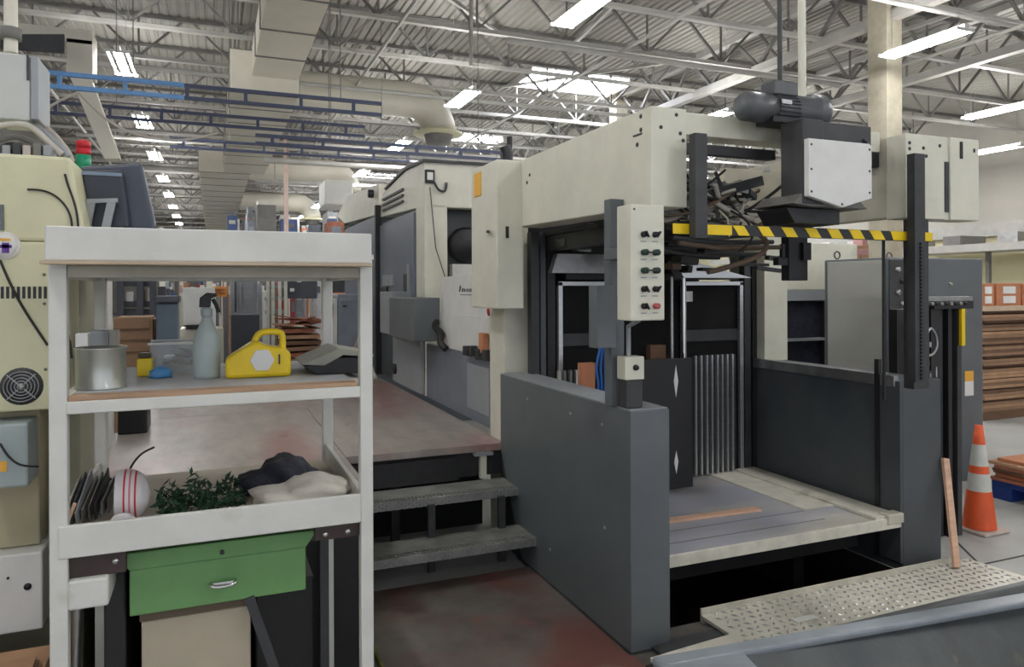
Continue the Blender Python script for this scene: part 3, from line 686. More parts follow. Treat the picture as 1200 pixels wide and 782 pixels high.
# right mast, lift column
t = thing('lift_mast', 'black lift mast of upright rails right of the side guard', 'mast', (4.3, 3.3, 0))
for i, (u, wd, m_) in enumerate(((1096, 10, blk), (1107, 5, blk2), (1113, 4, blk), (1118.5, 4, blk2), (1124, 5, blk2), (1129, 3, blk))):
    x0, x1 = UX(u - wd / 2, 3.3), UX(u + wd / 2, 3.3)
    B(x0, x1, 3.3 + .03 * (i % 2), 3.36 + .03 * (i % 2), 0.0, 1.5).build('mast_rail', m_, t)
B(4.02, 4.5, 3.36, 3.42, 0.0, 1.48).build('mast_back', blk, t)
B(UX(1086, 3.28), UX(1140, 3.28), 3.28, 3.34, 1.53, 1.56).build('crosshead', steel, t, .003)
for i in range(9):
    u = 1088 + i * 5.6; MB().lathe((UX(u, 3.26), 3.26, 1.515), [(0, 0), (.012, 0), (.012, .03), (0, .03)], 10, 'y').build('bolt', steel if i % 2 else blk, t)
B(UX(1090, 3.3), UX(1136, 3.3), 3.27, 3.34, 1.48, 1.53).build('crosshead_block', blk, t, .003)
B(UX(1127, 3.27), UX(1131, 3.27), 3.27, 3.29, 1.24, 1.48).build('yellow_edge', yel, t)
MB().tube([P(1085, 395, Y=3.25), P(1090, 385, Y=3.25), P(1096, 392, Y=3.25), P(1098, 405, Y=3.25), P(1093, 415, Y=3.25), P(1084, 418, Y=3.25)], .009, 6).build('cable_loop', steel, t)
for i in range(6): MB().obox(P(1082 + 3 * (i % 3), 382 + i * 11, Y=3.26), .03, .03, .03, .4 * i).build('bolt', (steel, blk2)[i % 2], t)
for (u, v) in ((1086, 440), (1090, 446), (1097, 438)): MB().tube([P(u, v - 8, Y=3.2), P(u, v + 4, Y=3.2)], .007, 6).build('fastener', steel, t)
B(UX(1064, 3.1), UX(1080, 3.1), 3.05, 3.1, 1.09, P(1070, 390, Y=3.1).z).build('bracket', blk, t)

# tall grey electrical cabinet, pale rack cabinet
t = thing('electrical_cabinet', 'tall grey electrical cabinet behind the mast', 'cabinet', (5.4, 4.5, 0))
B(4.93, 6.03, 4.2, 4.85, 0, 1.86).build('body', greyp, t, .012)
B(4.915, 4.93, 4.24, 4.80, .1, 1.84).build('side_door', mat('satin_grey_door', (184, 184, 180), .35, metal=.2, var=.08, scale=1.2), t, .004)
B(4.935, 5.18, 4.19, 4.2, .1, 1.84).build('front_trim', blk2, t, .003)
for k in range(7): MB().lathe((5.02 + .05 * (k % 2), 4.17, 1.76 - .09 * k), [(0, 0), (.022, 0), (.022, .02)], 10, 'y').build('fitting', (steel, blk)[k % 3 == 1], t)
MB().lathe((5.62, 4.19, 1.65), [(0, -.02), (.015, -.02), (.018, 0.01)], 12, 'y').build('lock', chrome, t)
for (v0, v1, m_) in ((435, 447, orl), (447, 464, paper)):
    q = pbox(4.196, 4.2, 1131, 1141, v0, v1); B(*q).build('label_plate', m_, t)
for u in (981, 1042):
    c = P(u, 298, Y=4.5)
    MB().tube([(c.x + .03 * math.cos(a), 4.5, 1.885 + .03 * math.sin(a)) for a in [R(30 * k) for k in range(13)]], .006, 6).build('lifting_eye', blk2, t)
t = thing('equipment_rack', 'pale open rack cabinet with dark shelves behind the right post', 'rack', (5, 5.4, 0))
q = pbox(5.3, 5.8, 905, 1005, 285, 340)
B(q[0], q[1], 5.3, 5.8, 1.60, q[5]).build('top_box', cream, t, .006)
B(UX(919, 5.3), UX(922, 5.3), 5.3, 5.8, 0, 1.6).build('side', cream, t)
B(UX(968, 5.3), UX(985, 5.3), 5.3, 5.8, 0, 1.6).build('side', cream, t)
B(UX(968, 5.3) - .012, UX(968, 5.3) - .001, 5.315, 5.74, 0, 1.49).build('dark_liner', blk, t)  # black panel added to darken the inside of the rack
B(UX(921, 5.3), UX(968, 5.3) - .013, 5.36, 5.37, 0.0, 1.49).build('dark_blue_sheet', mat('dark_blue_tone', (36, 38, 54), .8, var=.5, scale=14), t)  # mottled dark blue sheet across the rack opening
B(UX(921, 5.3), UX(968, 5.3), 5.75, 5.78, 0, 1.6).build('back_panel', blk, t)
for z in (1.12, .75, .3): B(UX(921, 5.3), UX(968, 5.3), 5.31, 5.74, z, z + .025).build('shelf', greyl, t)
B(UX(922, 5.3), UX(967, 5.3), 5.3, 5.33, 1.50, 1.6).build('rail', greyl, t)
for i in range(5):
    MB().tube([(4.62 + .09 * i, 5.6, 1.5), (4.60 + .12 * i, 5.55, 1.35), (4.66 + .08 * i, 5.6, 1.15)], .008, 6).build('cable', (navy, blk2)[i % 2], t)

# ================================================================== REAR PRESS UNITS
t = thing('press_side_wall', 'low press side wall between the gantry post and the next unit', 'printing press', (1.8, 5.4, DZ))
B(1.80, 1.84, 4.63, 6.45, DZ, 1.13).build('lower_plate', greyb, t, .003)
B(1.79, 1.80, 4.80, 5.28, .72, 1.06).build('pale_panel', greyl, t, .003)
wp = MB().prism([(4.63, 1.131), (6.0, 1.131), (6.0, 1.72), (5.0, 1.75), (4.63, 1.75)], 'x', 1.81, 1.85).build('upper_panel', white, t, .004)
B(1.80, 1.81, 4.63, 6.0, 1.135, 1.42).build('ledge_plate', white, t)
# small dark slanted logo mark with grey letters
for i, (y, h_, m_) in enumerate(((5.52, .05, blk), (5.45, .03, blk), (5.40, .025, blk2), (5.35, .025, greyb), (5.31, .025, greyb), (5.27, .025, greyb), (5.23, .025, greyb))):
    MB().prism([(y, 1.60), (y - .028, 1.60), (y - .028 - h_ * .4, 1.60 + h_), (y - h_ * .4, 1.60 + h_)], 'x', 1.808, 1.81).build('logo_stroke', m_, wp)
B(1.808, 1.81, 5.22, 5.5, 1.575, 1.582).build('logo_line', greyb, wp)
MB().tube([(1.76, 6.0, 1.35), (1.74, 5.95, 1.3), (1.76, 5.85, 1.25), (1.74, 5.8, 1.18), (1.77, 5.75, 1.13)], .03, 8).build('hose_bundle', rubber, t)
for k in range(8): MB().obox((1.77, 4.72 + .07 * k, 1.15 + .01 * (k % 3)), .05, .05, .05 + .02 * (k % 2), .3 * k).build('fitting', (blk, blk2)[k % 2], t, .003)
MB().lathe((1.78, 4.72, 1.47), [(0, -.02), (.035, -.02), (.035, .02)], 14, 'x').build('stop_button', red, t)
MB().obox((1.77, 4.85, 1.24), .05, .08, .14).build('tool_block', card_o, t, .006)

t = thing('press_unit', 'tall press unit with a dark opening and louvred cream hood', 'printing press', (2.5, 7.4, 0))
YU = 6.5
B(1.80, 2.02, YU, YU + .3, DZ, 2.40).build('front_post', cream, t, .006)
MB().prism([(YU, 2.38), (8.4, 2.46), (8.3, 2.72), (7.2, 2.82), (YU, 2.80)], 'x', 1.80, 3.6).build('hood', cream, t, .01)
MB().prism([(YU - .03, 2.79), (YU - .03, 2.815), (7.2, 2.85), (8.1, 2.76), (8.1, 2.74), (7.2, 2.82)], 'x', 1.78, 3.6).build('hood_lip', blk2, t)
B(1.84, 3.6, YU + .2, YU + .25, DZ, 2.39).build('dark_opening', greyd, t)
B(2.1, 3.5, YU + .1, YU + .2, 1.75, 1.86).build('inner_bar', white, t)
MB().lathe((2.25, YU + .14, 2.05), [(0, -.03), (.14, -.03), (.17, 0), (.17, .05)], 18, 'y').build('drum', blk, t)
B(1.82, 1.90, YU + .31, 8.4, DZ, 2.39).build('side_panel', greyb, t)
B(1.79, 1.82, YU + .35, 8.38, 1.55, 2.36).build('side_door', greyb, t, .006)
B(1.80, 1.82, YU + .35, 8.38, .66, 1.53).build('side_door', greyd, t, .006)
for k in range(3): MB().obox((1.79, 7.75, 2.64 - k * .06), .02, .95, .022, 0, R(0)).build('louvre', (blk2), t)
MB().bar((1.78, 8.43, DZ), (1.78, 8.43, 2.6), .07).build('downpipe', blk, t)
for (y, z, sy, sz, m_) in ((7.9, 1.72, .5, .12, greyl), (7.1, 1.6, .16, .35, blk2), (8.1, 1.4, .3, .5, blk2), (7.0, 1.72, .06, .3, greyl)):
    B(1.765, 1.79, y - sy / 2, y + sy / 2, z - sz / 2, z + sz / 2).build('side_fitting', m_, t, .004)
cabn = B(1.56, 1.79, 5.98, 6.9, 1.18, 1.55).build('side_cabinet', greyp, t, .006)
B(1.60, 1.79, 6.95, 7.5, 1.18, 1.60).build('side_cabinet', greyl, t, .006)
B(1.755, 1.79, 6.5, 7.6, .66, 1.17).build('lower_panel', greyl, t, .004)
MB().lathe((1.60, 6.9, .86), [(0, 0), (.05, 0), (.05, .02)], 14, 'x').build('pedal', blk, t)
c = P(503, 207, Y=YU)
B(c.x - .045, c.x + .045, YU - .03, YU, c.z - .06, c.z + .06).build('gauge_frame', blk, t, .004)
B(c.x - .027, c.x + .027, YU - .035, YU - .03, c.z - .035, c.z + .035).build('gauge_face', white, t)
MB().tube([(c.x + .04, YU - .02, c.z - .05), (c.x + .08, YU - .03, c.z - .12), (c.x + .14, YU - .03, c.z - .13), (c.x + .16, YU - .02, c.z - .05)], .012, 6).build('hook', blk2, t)
MB().tube([(c.x, YU - .02, c.z - .1), (c.x + .05, YU - .03, 2.0), (c.x + .14, YU - .02, 1.74)], .005, 6).build('thin_cable', blk2, t)
MB().tube([(1.6, 8.6, .66), (1.5, 8.4, .9), (1.55, 8.2, 1.1), (1.6, 8.0, .8), (1.62, 7.8, .66)], .02, 6).build('hose', hose_w, t)

t = thing('press_unit', 'farther cream press hood with chamfered end behind the louvred one', 'printing press', (2.5, 10, 0))
MB().prism([(8.5, 2.50), (10.9, 2.60), (11.6, 2.78), (10.6, 2.98), (8.5, 2.86)], 'x', 1.80, 3.5).build('hood', cream, t, .01)
B(1.83, 3.4, 8.55, 11, 0, 2.52).build('body', greyb, t)
B(1.82, 1.83, 8.6, 11, 1.2, 2.5).build('side_door', greyb, t)
MB().lathe((1.78, 8.8, 2.78), [(0, -.04), (.05, -.04), (.05, .02)], 10, 'x').build('cap', blk2, t)
q = pbox(11.5, 12.2, 381, 414, 211, 240)
solo('ventilation_box', B(*q), white, 'white box mounted high behind the farther press hood', 'box', bevel=.02)
w0 = MB().tube([(UX(594, 7), 7, 2.85), (UX(596, 7), 7, 3.02), (UX(592, 7), 7, 3.1)], .06, 8)
o = thing('warning_lamp', 'small dark signal lamp on a stalk above the gantry beam', 'lamp', (UX(594, 7), 7, 2.82))
w0.build('lamp_head', blk2, o)
MB().tube([(UX(598, 7), 7, 2.82), (UX(598, 7), 7, 3.2)], .03, 8).build('stalk', blk, o)

# ================================================================== WHITE RACK IN FRONT
t = thing('steel_rack', 'white painted steel workshop rack with a deep header board', 'rack', (0, 2.6, 0))
RY0, RY1 = 2.2, 3.0
RX0, RX1 = UX(56, RY0), UX(436.5, RY0)
for (x0, x1, y0, y1) in ((RX0, RX0 + .042, RY0, RY0 + .04), (RX1 - .038, RX1, RY0, RY0 + .04), (RX1 - .045, RX1 - .005, RY1 - .04, RY1), (RX0 + .002, RX0 + .04, RY1 - .04, RY1)):
    B(x0, x1, y0, y1, 0, 1.71).build('post', rackw, t, .004)
hd = B(UX(52, 2.14), UX(436, 2.14), 2.14, 2.18, 1.697, 1.785).build('header_board', rackw, t, .004)
B(UX(47, 2.14), UX(436, 2.14), 2.13, 2.19, 1.688, 1.697).build('header_lip', mat('tan_shadow_edge', (190, 170, 146), .6), hd, .002)  # tan colour paints the shadow along the header's bottom lip
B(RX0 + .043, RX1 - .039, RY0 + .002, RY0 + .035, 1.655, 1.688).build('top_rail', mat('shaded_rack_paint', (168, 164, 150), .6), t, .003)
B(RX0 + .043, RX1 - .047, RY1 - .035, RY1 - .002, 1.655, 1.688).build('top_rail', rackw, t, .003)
B(RX0, RX1, 2.18, RY1, 1.71, 1.725).build('top_sheet', rackw, t)
for x in (RX0, RX1 - .03): B(x, x + .03, RY0 + .04, RY1 - .04, 1.655, 1.688).build('side_rail', rackw, t)
B(RX0 + .04, RX1 - .038, RY0 - .003, RY0 + .02, 1.298, 1.331).build('shelf_rail', rackw, t, .003)
B(RX0 + .04, RX1 - .045, RY1 - .03, RY1 - .01, 1.298, 1.331).build('shelf_rail', rackw, t, .003)
for x in (RX0 + .004, RX1 - .035): B(x, x + .03, RY0 + .04, RY1 - .04, 1.298, 1.331).build('side_rail', rackw, t)
B(RX0 + .043, RX1 - .046, RY0 + .001, RY1 - .045, 1.331, 1.343).build('shelf_board', ply, t, .002, label='plywood shelf board')
B(RX0 + .05, RX1 - .05, RY0 + .06, RY1 - .05, 1.3431, 1.345).build('shelf_mat', mat('grey_shelf_mat', (172, 174, 178), .6, var=.1), t, label='grey mat on the plywood')
B(RX0 + .02, RX1 - .038, RY0 - .004, RY0 + .012, .922, 1.008).build('tray_front', rackw, t, .004)
B(RX0 + .04, RX1 - .03, RY0 + .012, RY1, .93, .94).build('tray_floor', mat('tray_beige', (160, 152, 136), .6, var=.08), t)
B(RX1 - .036, RX1 - .02, RY0 + .04, RY1 - .04, .93, 1.008).build('tray_side', rackw, t, .003)
B(RX0 + .01, RX0 + .024, RY0 + .04, RY1 - .04, .93, 1.008).build('tray_side', rackw, t, .003)
brn = mat('brown_steel', (58, 44, 42), .5)
B(RX0 + .04, RX0 + .175, RY0 + .02, RY0 + .05, .86, .918).build('cross_brace', brn, t, .003)
B(RX1 - .17, RX1 - .038, RY0 + .02, RY0 + .05, .875, .918).build('cross_brace', brn, t, .003)
for x in (RX0 + .15, RX1 - .075, RX1 - .14): MB().lathe((x, RY0 + .012, .895), [(0, 0), (.008, 0), (.008, .008)], 8, 'y').build('bolt', chrome, t)
B(RX0 + .04, UX(126, RY0), RY0 - .0, RY0 + .2, .783, .862).build('small_drawer', rackw, t, .008)

# items on top and on the middle shelf
def crumple(name, c, sx, sy, sz, m, lab, cat, seed, sub=3):
    bm = bmesh.new(); bmesh.ops.create_icosphere(bm, subdivisions=sub, radius=1)
    rr = random.Random(seed); ph = [rr.uniform(0, 6) for _ in range(6)]
    for v in bm.verts:
        x, y, z = v.co
        d = 1 + .10 * math.sin(5 * x + ph[0]) + .09 * math.sin(7 * y + ph[1]) + .09 * math.sin(6 * z + 4 * x + ph[2]) + .05 * math.sin(13 * x + 9 * y + ph[3]) + rr.uniform(-.04, .04)
        v.co = Vector((x * sx * d, y * sy * d, max(z, -.25) * sz * d + .25 * sz))
    me = bpy.data.meshes.new(name); bm.to_mesh(me); bm.free()
    for p in me.polygons: p.use_smooth = True
    me.materials.append(m); o = bpy.data.objects.new(name, me); col.objects.link(o); o.location = c
    zmin = min(v.co.z for v in me.vertices); o.location.z -= zmin
    return tag(o, lab, cat)
crumple('crumpled_cloth', (UX(190, 2.35), 2.35, 1.725), .06, .06, .05, white, 'white crumpled rag on top of the rack, left of centre', 'rag', 4)
crumple('crumpled_cloth', (UX(281, 2.35), 2.35, 1.725), .045, .05, .045, white, 'small white rag on top of the rack, right of centre', 'rag', 5)
ZS = 1.345
t = thing('metal_can', 'large shiny open tin can at the left end of the shelf', 'can', (UX(118, 2.36), 2.36, ZS))
MB().lathe((UX(118, 2.36), 2.36, ZS), [(0, 0), (.066, 0), (.066, .004), (.064, .008), (.064, .108), (.0665, .112), (.0665, .116), (.0625, .116), (.0625, .01), (0, .01)], 32).build('body', tin, t)
t = thing('grey_carton', 'grey cardboard box behind the tin can', 'box', (UX(120, 2.85), 2.85, ZS))
B(UX(104, 2.8), UX(127, 2.8), 2.8, 2.9, ZS, 1.485).build('carton_body', greyl, t, .003)
B(UX(127, 2.8) + .001, UX(136, 2.8), 2.8, 2.9, ZS, 1.485).build('carton_flap', mat('pale_grey_card', (190, 184, 176), .8), t, .003)
solo('white_carton', B(UX(88, 2.62), UX(103, 2.62), 2.62, 2.68, ZS, P(95, 391, Y=2.62).z), white, 'small white box left of the grey box behind the can', 'box', bevel=.002)
t = thing('yellow_box', 'small yellow box with a blue cloth beside it on the shelf', 'box', (UX(169, 2.6), 2.6, ZS))
B(UX(160, 2.6), UX(178, 2.6), 2.6, 2.66, ZS, ZS + .058).build('body', yelj, t, .005)
B(UX(161, 2.6), UX(176, 2.6), 2.61, 2.65, ZS + .058, ZS + .075).build('cap', mat('dark_cap', (70, 60, 40), .5), t, .004)
crumple('blue_cloth', (UX(187, 2.55), 2.55, ZS), .035, .03, .028, mat('blue_glove', (80, 142, 196), .6), 'small crumpled blue glove between yellow box and clear bin', 'glove', 9, 2)
t = thing('plastic_bin', 'clear plastic bin of small parts on the shelf', 'bin', (UX(202, 2.75), 2.75, ZS))
x0, x1 = UX(175, 2.7), UX(232, 2.7)
for a in ((x0, x0 + .004, 2.7, 2.86), (x1 - .004, x1, 2.7, 2.86), (x0 + .0045, x1 - .0045, 2.7, 2.704), (x0 + .0045, x1 - .0045, 2.856, 2.86)):
    B(a[0], a[1], a[2], a[3], ZS, ZS + .098).build('wall', binp, t)
for yy in (2.696, 2.86): B(x0 - .006, x1 + .006, yy, yy + .006, ZS + .094, ZS + .101).build('rim', white, t)
rr = random.Random(2)
for k in range(12): MB().obox((rr.uniform(x0 + .04, x1 - .04), rr.uniform(2.74, 2.82), ZS + rr.uniform(.02, .07)), .05, .03, .012, rr.uniform(0, 3), rr.uniform(-.5, .5)).build('small_part', rr.choice([card, greyl, card_d, steel]), t)
cx = UX(242, 2.5)
t = thing('spray_bottle', 'grey spray bottle with a black trigger head', 'bottle', (cx, 2.5, ZS))
MB().lathe((cx, 2.5, ZS), [(0, 0), (.038, 0), (.040, .008), (.040, .11), (.036, .135), (.022, .165), (.014, .185), (.014, .195), (0, .195)], 24).build('body', sprayb, t)
MB().lathe((cx, 2.5, ZS + .195), [(.017, 0), (.018, .02), (.012, .026), (0, .026)], 16).build('collar', sprayb, t)
MB().prism([(cx - .022, ZS + .222), (cx + .012, ZS + .222), (cx + .014, ZS + .25), (cx + .03, ZS + .256), (cx + .03, ZS + .266), (cx + .0, ZS + .268), (cx - .02, ZS + .252)], 'y', 2.488, 2.512).build('trigger_head', blkp, t, .003)
MB().tube([(cx + .018, 2.5, ZS + .248), (cx + .028, 2.5, ZS + .228), (cx + .036, 2.5, ZS + .205)], .006, 8).build('trigger', blkp, t)
# yellow jug
jx0, jx1, jy = UX(264, 2.42), UX(341, 2.42), 2.42
jw = jx1 - jx0
t = thing('yellow_jug', 'bright yellow plastic jug with handle and white oval label', 'jug', ((jx0 + jx1) / 2, jy, ZS))
MB().prism([(jx0, ZS), (jx1, ZS), (jx1, ZS + .078), (jx0 + jw * .84, ZS + .092), (jx0 + jw * .62, ZS + .10), (jx0 + jw * .45, ZS + .118), (jx0 + jw * .1, ZS + .075), (jx0, ZS + .06)], 'y', jy, jy + .085).build('body', yelj, t, .012)
MB().tube([(jx0 + jw * .42, jy + .042, ZS + .10), (jx0 + jw * .5, jy + .042, ZS + .132), (jx0 + jw * .62, jy + .042, ZS + .142), (jx0 + jw * .82, jy + .042, ZS + .14), (jx0 + jw * .88, jy + .042, ZS + .125), (jx0 + jw * .88, jy + .042, ZS + .08)], .0105, 10).build('handle', yelj, t)
MB().lathe((jx0 + jw * .55, jy - .002, ZS + .055), [(0, -.001), (.036, -.001), (.038, .003)], 6, 'y', False).build('label', paper, t)
B(jx0 + jw * .80, jx0 + jw * .825, jy - .002, jy, ZS + .04, ZS + .072).build('mark', blkp, t)
# open black case
bx0, bx1 = UX(352, 2.5), UX(421, 2.5) + .03
t = thing('flat_case', 'flat black case with a grey lid at the right end of the shelf', 'case', ((bx0 + bx1) / 2, 2.6, ZS))
MB().prism([(bx0, ZS + .03), (bx0 + .04, ZS), (bx1, ZS), (bx1, ZS + .05), (bx0 + .10, ZS + .055)], 'y', 2.42, 2.66).build('base', blkp, t, .004)
MB().prism([(bx0 - .005, ZS + .036), (bx0 + .065, ZS + .03), (bx0 + .125, ZS + .062), (bx1, ZS + .052), (bx1, ZS + .062), (bx0 + .11, ZS + .085)], 'y', 2.41, 2.67).build('lid', mat('grey_felt_lid', (150, 150, 140), .7), t, .003)

# lower tray items
ZT_ = .94
t = thing('striped_cap', 'white and red striped cap standing in the tray', 'cap', (UX(158, 2.45), 2.45, ZT_))
cx, cy, cz = UX(136, 2.42), 2.42, ZT_ + .078
prof = [(.076, 0), (.077, .022), (.0765, .027), (.0745, .036), (.0735, .041), (.070, .05), (.0675, .055), (.058, .068), (.035, .082), (0, .088)]
for i, (a, b_) in enumerate(zip(prof[:-1], prof[1:])):
    MB().lathe((cx, cy, cz), [a, b_], 28, 'x').build('panel', (cap_w, red, cap_w, mat('pink_cap', (206, 120, 130), .8), cap_w, red, cap_w, cap_w, cap_w)[i], t)
MB().lathe((cx, cy, cz), [(0, .012), (.07, .012)], 24, 'x').build('lining', cap_w, t)
MB().prism([(cx - .02, ZT_), (cx + .05, ZT_), (cx + .07, ZT_ + .02), (cx + .04, ZT_ + .055), (cx, ZT_ + .05)], 'y', cy - .12, cy - .085).build('brim', cap_w, t, .012)
t = thing('artificial_greenery', 'dark green artificial foliage lying in the tray', 'plant', (UX(235, 2.45), 2.45, ZT_), kind='stuff')
lf = MB(); rr = random.Random(11)
for k in range(420):
    a = rr.random(); cxx = UX(184, 2.45) + (UX(286, 2.45) - UX(184, 2.45)) * a
    hh = .03 + .035 * abs(math.sin(a * 9 + .6)) + .05 * math.exp(-((a - .38) / .06) ** 2)
    c = Vector((cxx, 2.45 + rr.uniform(-.09, .12), ZT_ + .012 + rr.random() * hh)); L = rr.uniform(.012, .024)
    d = Vector((rr.uniform(-1, 1), rr.uniform(-1, 1), rr.uniform(-.2, 1))).normalized(); s_ = d.cross(Vector((rr.uniform(-1, 1), rr.uniform(-1, 1), 1))).normalized() * L * .35
    lf.add([c - d * L, c + s_, c + d * L, c - s_, c + d.cross(s_) * .3], [(0, 1, 4), (1, 2, 4), (2, 3, 4), (3, 0, 4)])
lf.build('leaves', leaf, t, kind='stuff')
MB().tube([(UX(186, 2.45), 2.45, ZT_ + .01), (UX(230, 2.45), 2.47, ZT_ + .02), (UX(284, 2.45), 2.44, ZT_ + .012)], .005, 6).build('stem', leaf, t)
crumple('dark_jacket', (UX(333, 2.6), 2.6, ZT_), .135, .12, .08, cloth_n, 'dark crumpled work jacket in the tray', 'jacket', 21, 4)
crumple('white_towel', (UX(358, 2.4), 2.40, ZT_), .15, .10, .062, cloth_w, 'off-white crumpled towel in front of the jacket', 'towel', 31, 4)
t = thing('black_cable', 'thin black cable end curling up from the tray', 'cable', (UX(148, 2.7), 2.7, ZT_))
MB().tube([P(147, 575, Y=2.7), P(149, 560, Y=2.7), P(155, 545, Y=2.7), P(166, 532, Y=2.7), P(181, 524, Y=2.7)], .0035, 6).build('cable', rubber, t)
MB().tube([P(118, 560, Y=2.8), P(126, 560, Y=2.8), P(134, 565, Y=2.8), P(140, 575, Y=2.8)], .004, 6).build('cable', rubber, t)
t = thing('blade_bundle', 'bundle of worn metal blades leaning in the left corner of the tray', 'blades', (UX(100, 2.4), 2.4, ZT_))
for k in range(8):
    u = 78 + k * 7.5
    MB().bar(P(u - 4, 616 - k * 3, Y=2.32 + .03 * k), P(u + 17 - k, 566 - (k % 3) * 5, Y=2.5 + .03 * k), .004, .05).build('blade', (steel, blk2, greyl, joistd)[k % 4], t)
solo('wooden_stick', MB().bar(P(77, 618, Y=2.26), P(88, 590, Y=2.26), .008), pine, 'short orange-brown stick before the metal blades in the tray', 'stick')

# ------------------------------------------------------------------ green drawer and pedestal
gy = 2.3
gx0, gx1 = UX(150, gy), UX(357, gy)
t = thing('drawer_unit', 'green steel drawer on a taupe pedestal under the rack', 'drawer unit', ((gx0 + gx1) / 2, 2.5, 0))
gb = B(gx0, gx1, gy, 2.85, .705, .835).build('drawer', green, t, .004)
MB().prism([(gx0, .836), (gx1, .836), (gx1 + .035, .885), (gx0 - .035, .885)], 'y', gy - .005, 2.87).build('flared_top', green, t, .003)
hx = UX(260, gy)
MB().tube([(hx - .034, gy, .768), (hx - .032, gy - .018, .768), (hx - .02, gy - .022, .762), (hx + .02, gy - .022, .762), (hx + .032, gy - .018, .768), (hx + .034, gy, .768)], .0055, 8).build('handle', chrome, gb)
MB().prism([(hx - .034, .773), (hx + .034, .773), (hx + .028, .757), (hx - .028, .757)], 'y', gy - .02, gy - .016).build('handle_cup', chrome, gb, .002)
MB().lathe((UX(259, gy), gy - .012, .856), [(0, 0), (.006, 0), (.006, .01)], 10, 'y').build('lock', blk2, t)
px0, px1 = UX(164, 2.33), UX(292, 2.33)
B(px0, px1, 2.33, 2.9, 0, .672).build('pedestal', taup, t, .004)
B(px0 - .005, px1 + .005, 2.335, 2.9, .672, .704).build('pedestal_shadow_band', mat('shadow_taupe', (96, 82, 66), .6), t)  # brown band paints the shadow below the drawer
solo('black_block', B(UX(122, 2.4), UX(148, 2.4), 2.36, 2.95, 0, .86), blkp, 'black cabinet edge left of the green drawer', 'cabinet', bevel=.006)
solo('dark_filler', B(UX(300, 2.5), UX(372, 2.5), 2.62, 3.0, 0, .62), blkp, 'added black block in the dark right of the taupe pedestal', 'cabinet', bevel=.006)  # black block added to darken the void under the rack
solo('black_block', B(-.38, .58, 3.06, 3.5, 0, .6), blkp, 'added black block filling the dark behind the rack legs', 'cabinet', bevel=.006)  # black block added to keep the space behind the rack dark
MB_ = MB().bar(P(292, 700, Y=2.3), P(322, 785, Y=2.3), .028, .01)
solo('dark_strut', MB_, blk2, 'dark slanted strut beside the taupe pedestal', 'strut')
solo('thin_dark_post', B(UX(373, 2.6), UX(383, 2.6), 2.58, 2.61, 0, .92), blk2, 'thin dark post behind the right rack post', 'post')
t = thing('leaning_pipes', 'grey pipe leaning under the small white drawer', 'pipe', (UX(90, 2.5), 2.5, 0))
MB().tube([(UX(78, 2.5), 2.5, 0.02), (UX(92, 2.5), 2.5, .78)], .012, 8).build('pipe', steel, t)

# ================================================================== LEFT CONTROL CABINET
t = thing('control_cabinet', 'large yellowed cream control cabinet at the left edge', 'cabinet', (-1, 3.1, 0))
CY = 2.75
xr1, xr2 = UX(82, CY, 182), UX(97, CY, 262)
zc = P(50, 182, Y=CY).z
up = MB().prism([(-1.9, 1.78), (xr2, 1.78), (xr2, P(97, 262, Y=CY).z), (xr1, zc), (-1.9, zc)], 'y', CY, 3.5).build('upper_body', cream_y, t, .012)
XS = UX(77, CY)
B(-1.9, XS, CY, 3.5, 1.237, 1.779).build('front_body', cream_y, t, .006)
B(-1.9, XS + .002, 3.0, 3.75, .0, 1.70).build('rear_body', mat('olive_grey_paint', (150, 148, 126), .5, var=.08), t, .01)
B(-1.9, UX(46, 2.85), 2.85, 2.99, .775, 1.225).build('lower_body', mat('beige_enamel', (176, 168, 138), .5, var=.06), t, .006)
B(-1.9, UX(50, 2.8), 2.78, 2.99, .52, .773).build('lower_panel', white, t, .006)
MB().lathe((UX(31, 2.78), 2.775, .665), [(0, 0), (.011, 0), (.011, .006)], 12, 'y').build('hole', blkp, t)
MB().lathe((UX(8, 2.78), 2.776, .70), [(0, 0), (.004, 0), (.004, .005)], 8, 'y').build('hole', blkp, t)
for k in range(10):
    u = 1 + k * 6.3
    B(UX(u, CY), UX(u + 3.6, CY), CY - .002, CY, P(u, 350, Y=CY).z, P(u, 336, Y=CY).z).build('vent_slot', blkp, t)
fx, fz = UX(25, CY), P(25, 453, Y=CY).z
fg = MB().lathe((fx, CY - .006, fz), [(0, 0), (.056, 0), (.06, .006)], 24, 'y').build('fan_grille', blk2, t)
for r_ in (.018, .028, .038, .048): MB().tube([(fx + r_ * math.cos(R(20 * k)), CY - .009, fz + r_ * math.sin(R(20 * k))) for k in range(19)], .0018, 5).build('ring', steel, fg)
MB().lathe((fx, CY - .012, fz), [(0, 0), (.012, 0), (.012, .008)], 12, 'y').build('hub', steel, fg)
for k in range(4): MB().bar((fx, CY - .009, fz), (fx + .055 * math.cos(R(45 + 90 * k)), CY - .009, fz + .055 * math.sin(R(45 + 90 * k))), .003).build('spoke', steel, fg)
bx_, bz_ = UX(6, CY), P(10, 288, Y=CY).z
bd = MB().lathe((bx_, CY - .006, bz_), [(0, 0), (.042, 0), (.044, .006)], 24, 'y').build('round_badge', mat('badge_pale', (226, 222, 214), .5), t)
MB().lathe((bx_, CY - .012, bz_), [(0, 0), (.032, 0), (.034, .006)], 24, 'y').build('badge_face', white, bd)
B(bx_ - .005, bx_ + .014, CY - .014, CY - .012, bz_ - .024, bz_ + .008).build('badge_mark', purple, bd)
B(bx_ - .012, bx_ + .021, CY - .014, CY - .012, bz_ - .008, bz_ + .002).build('badge_mark', purple, bd)
B(bx_ - .014, bx_ + .018, CY - .014, CY - .012, bz_ + .014, bz_ + .022).build('badge_stripe', orl, bd)
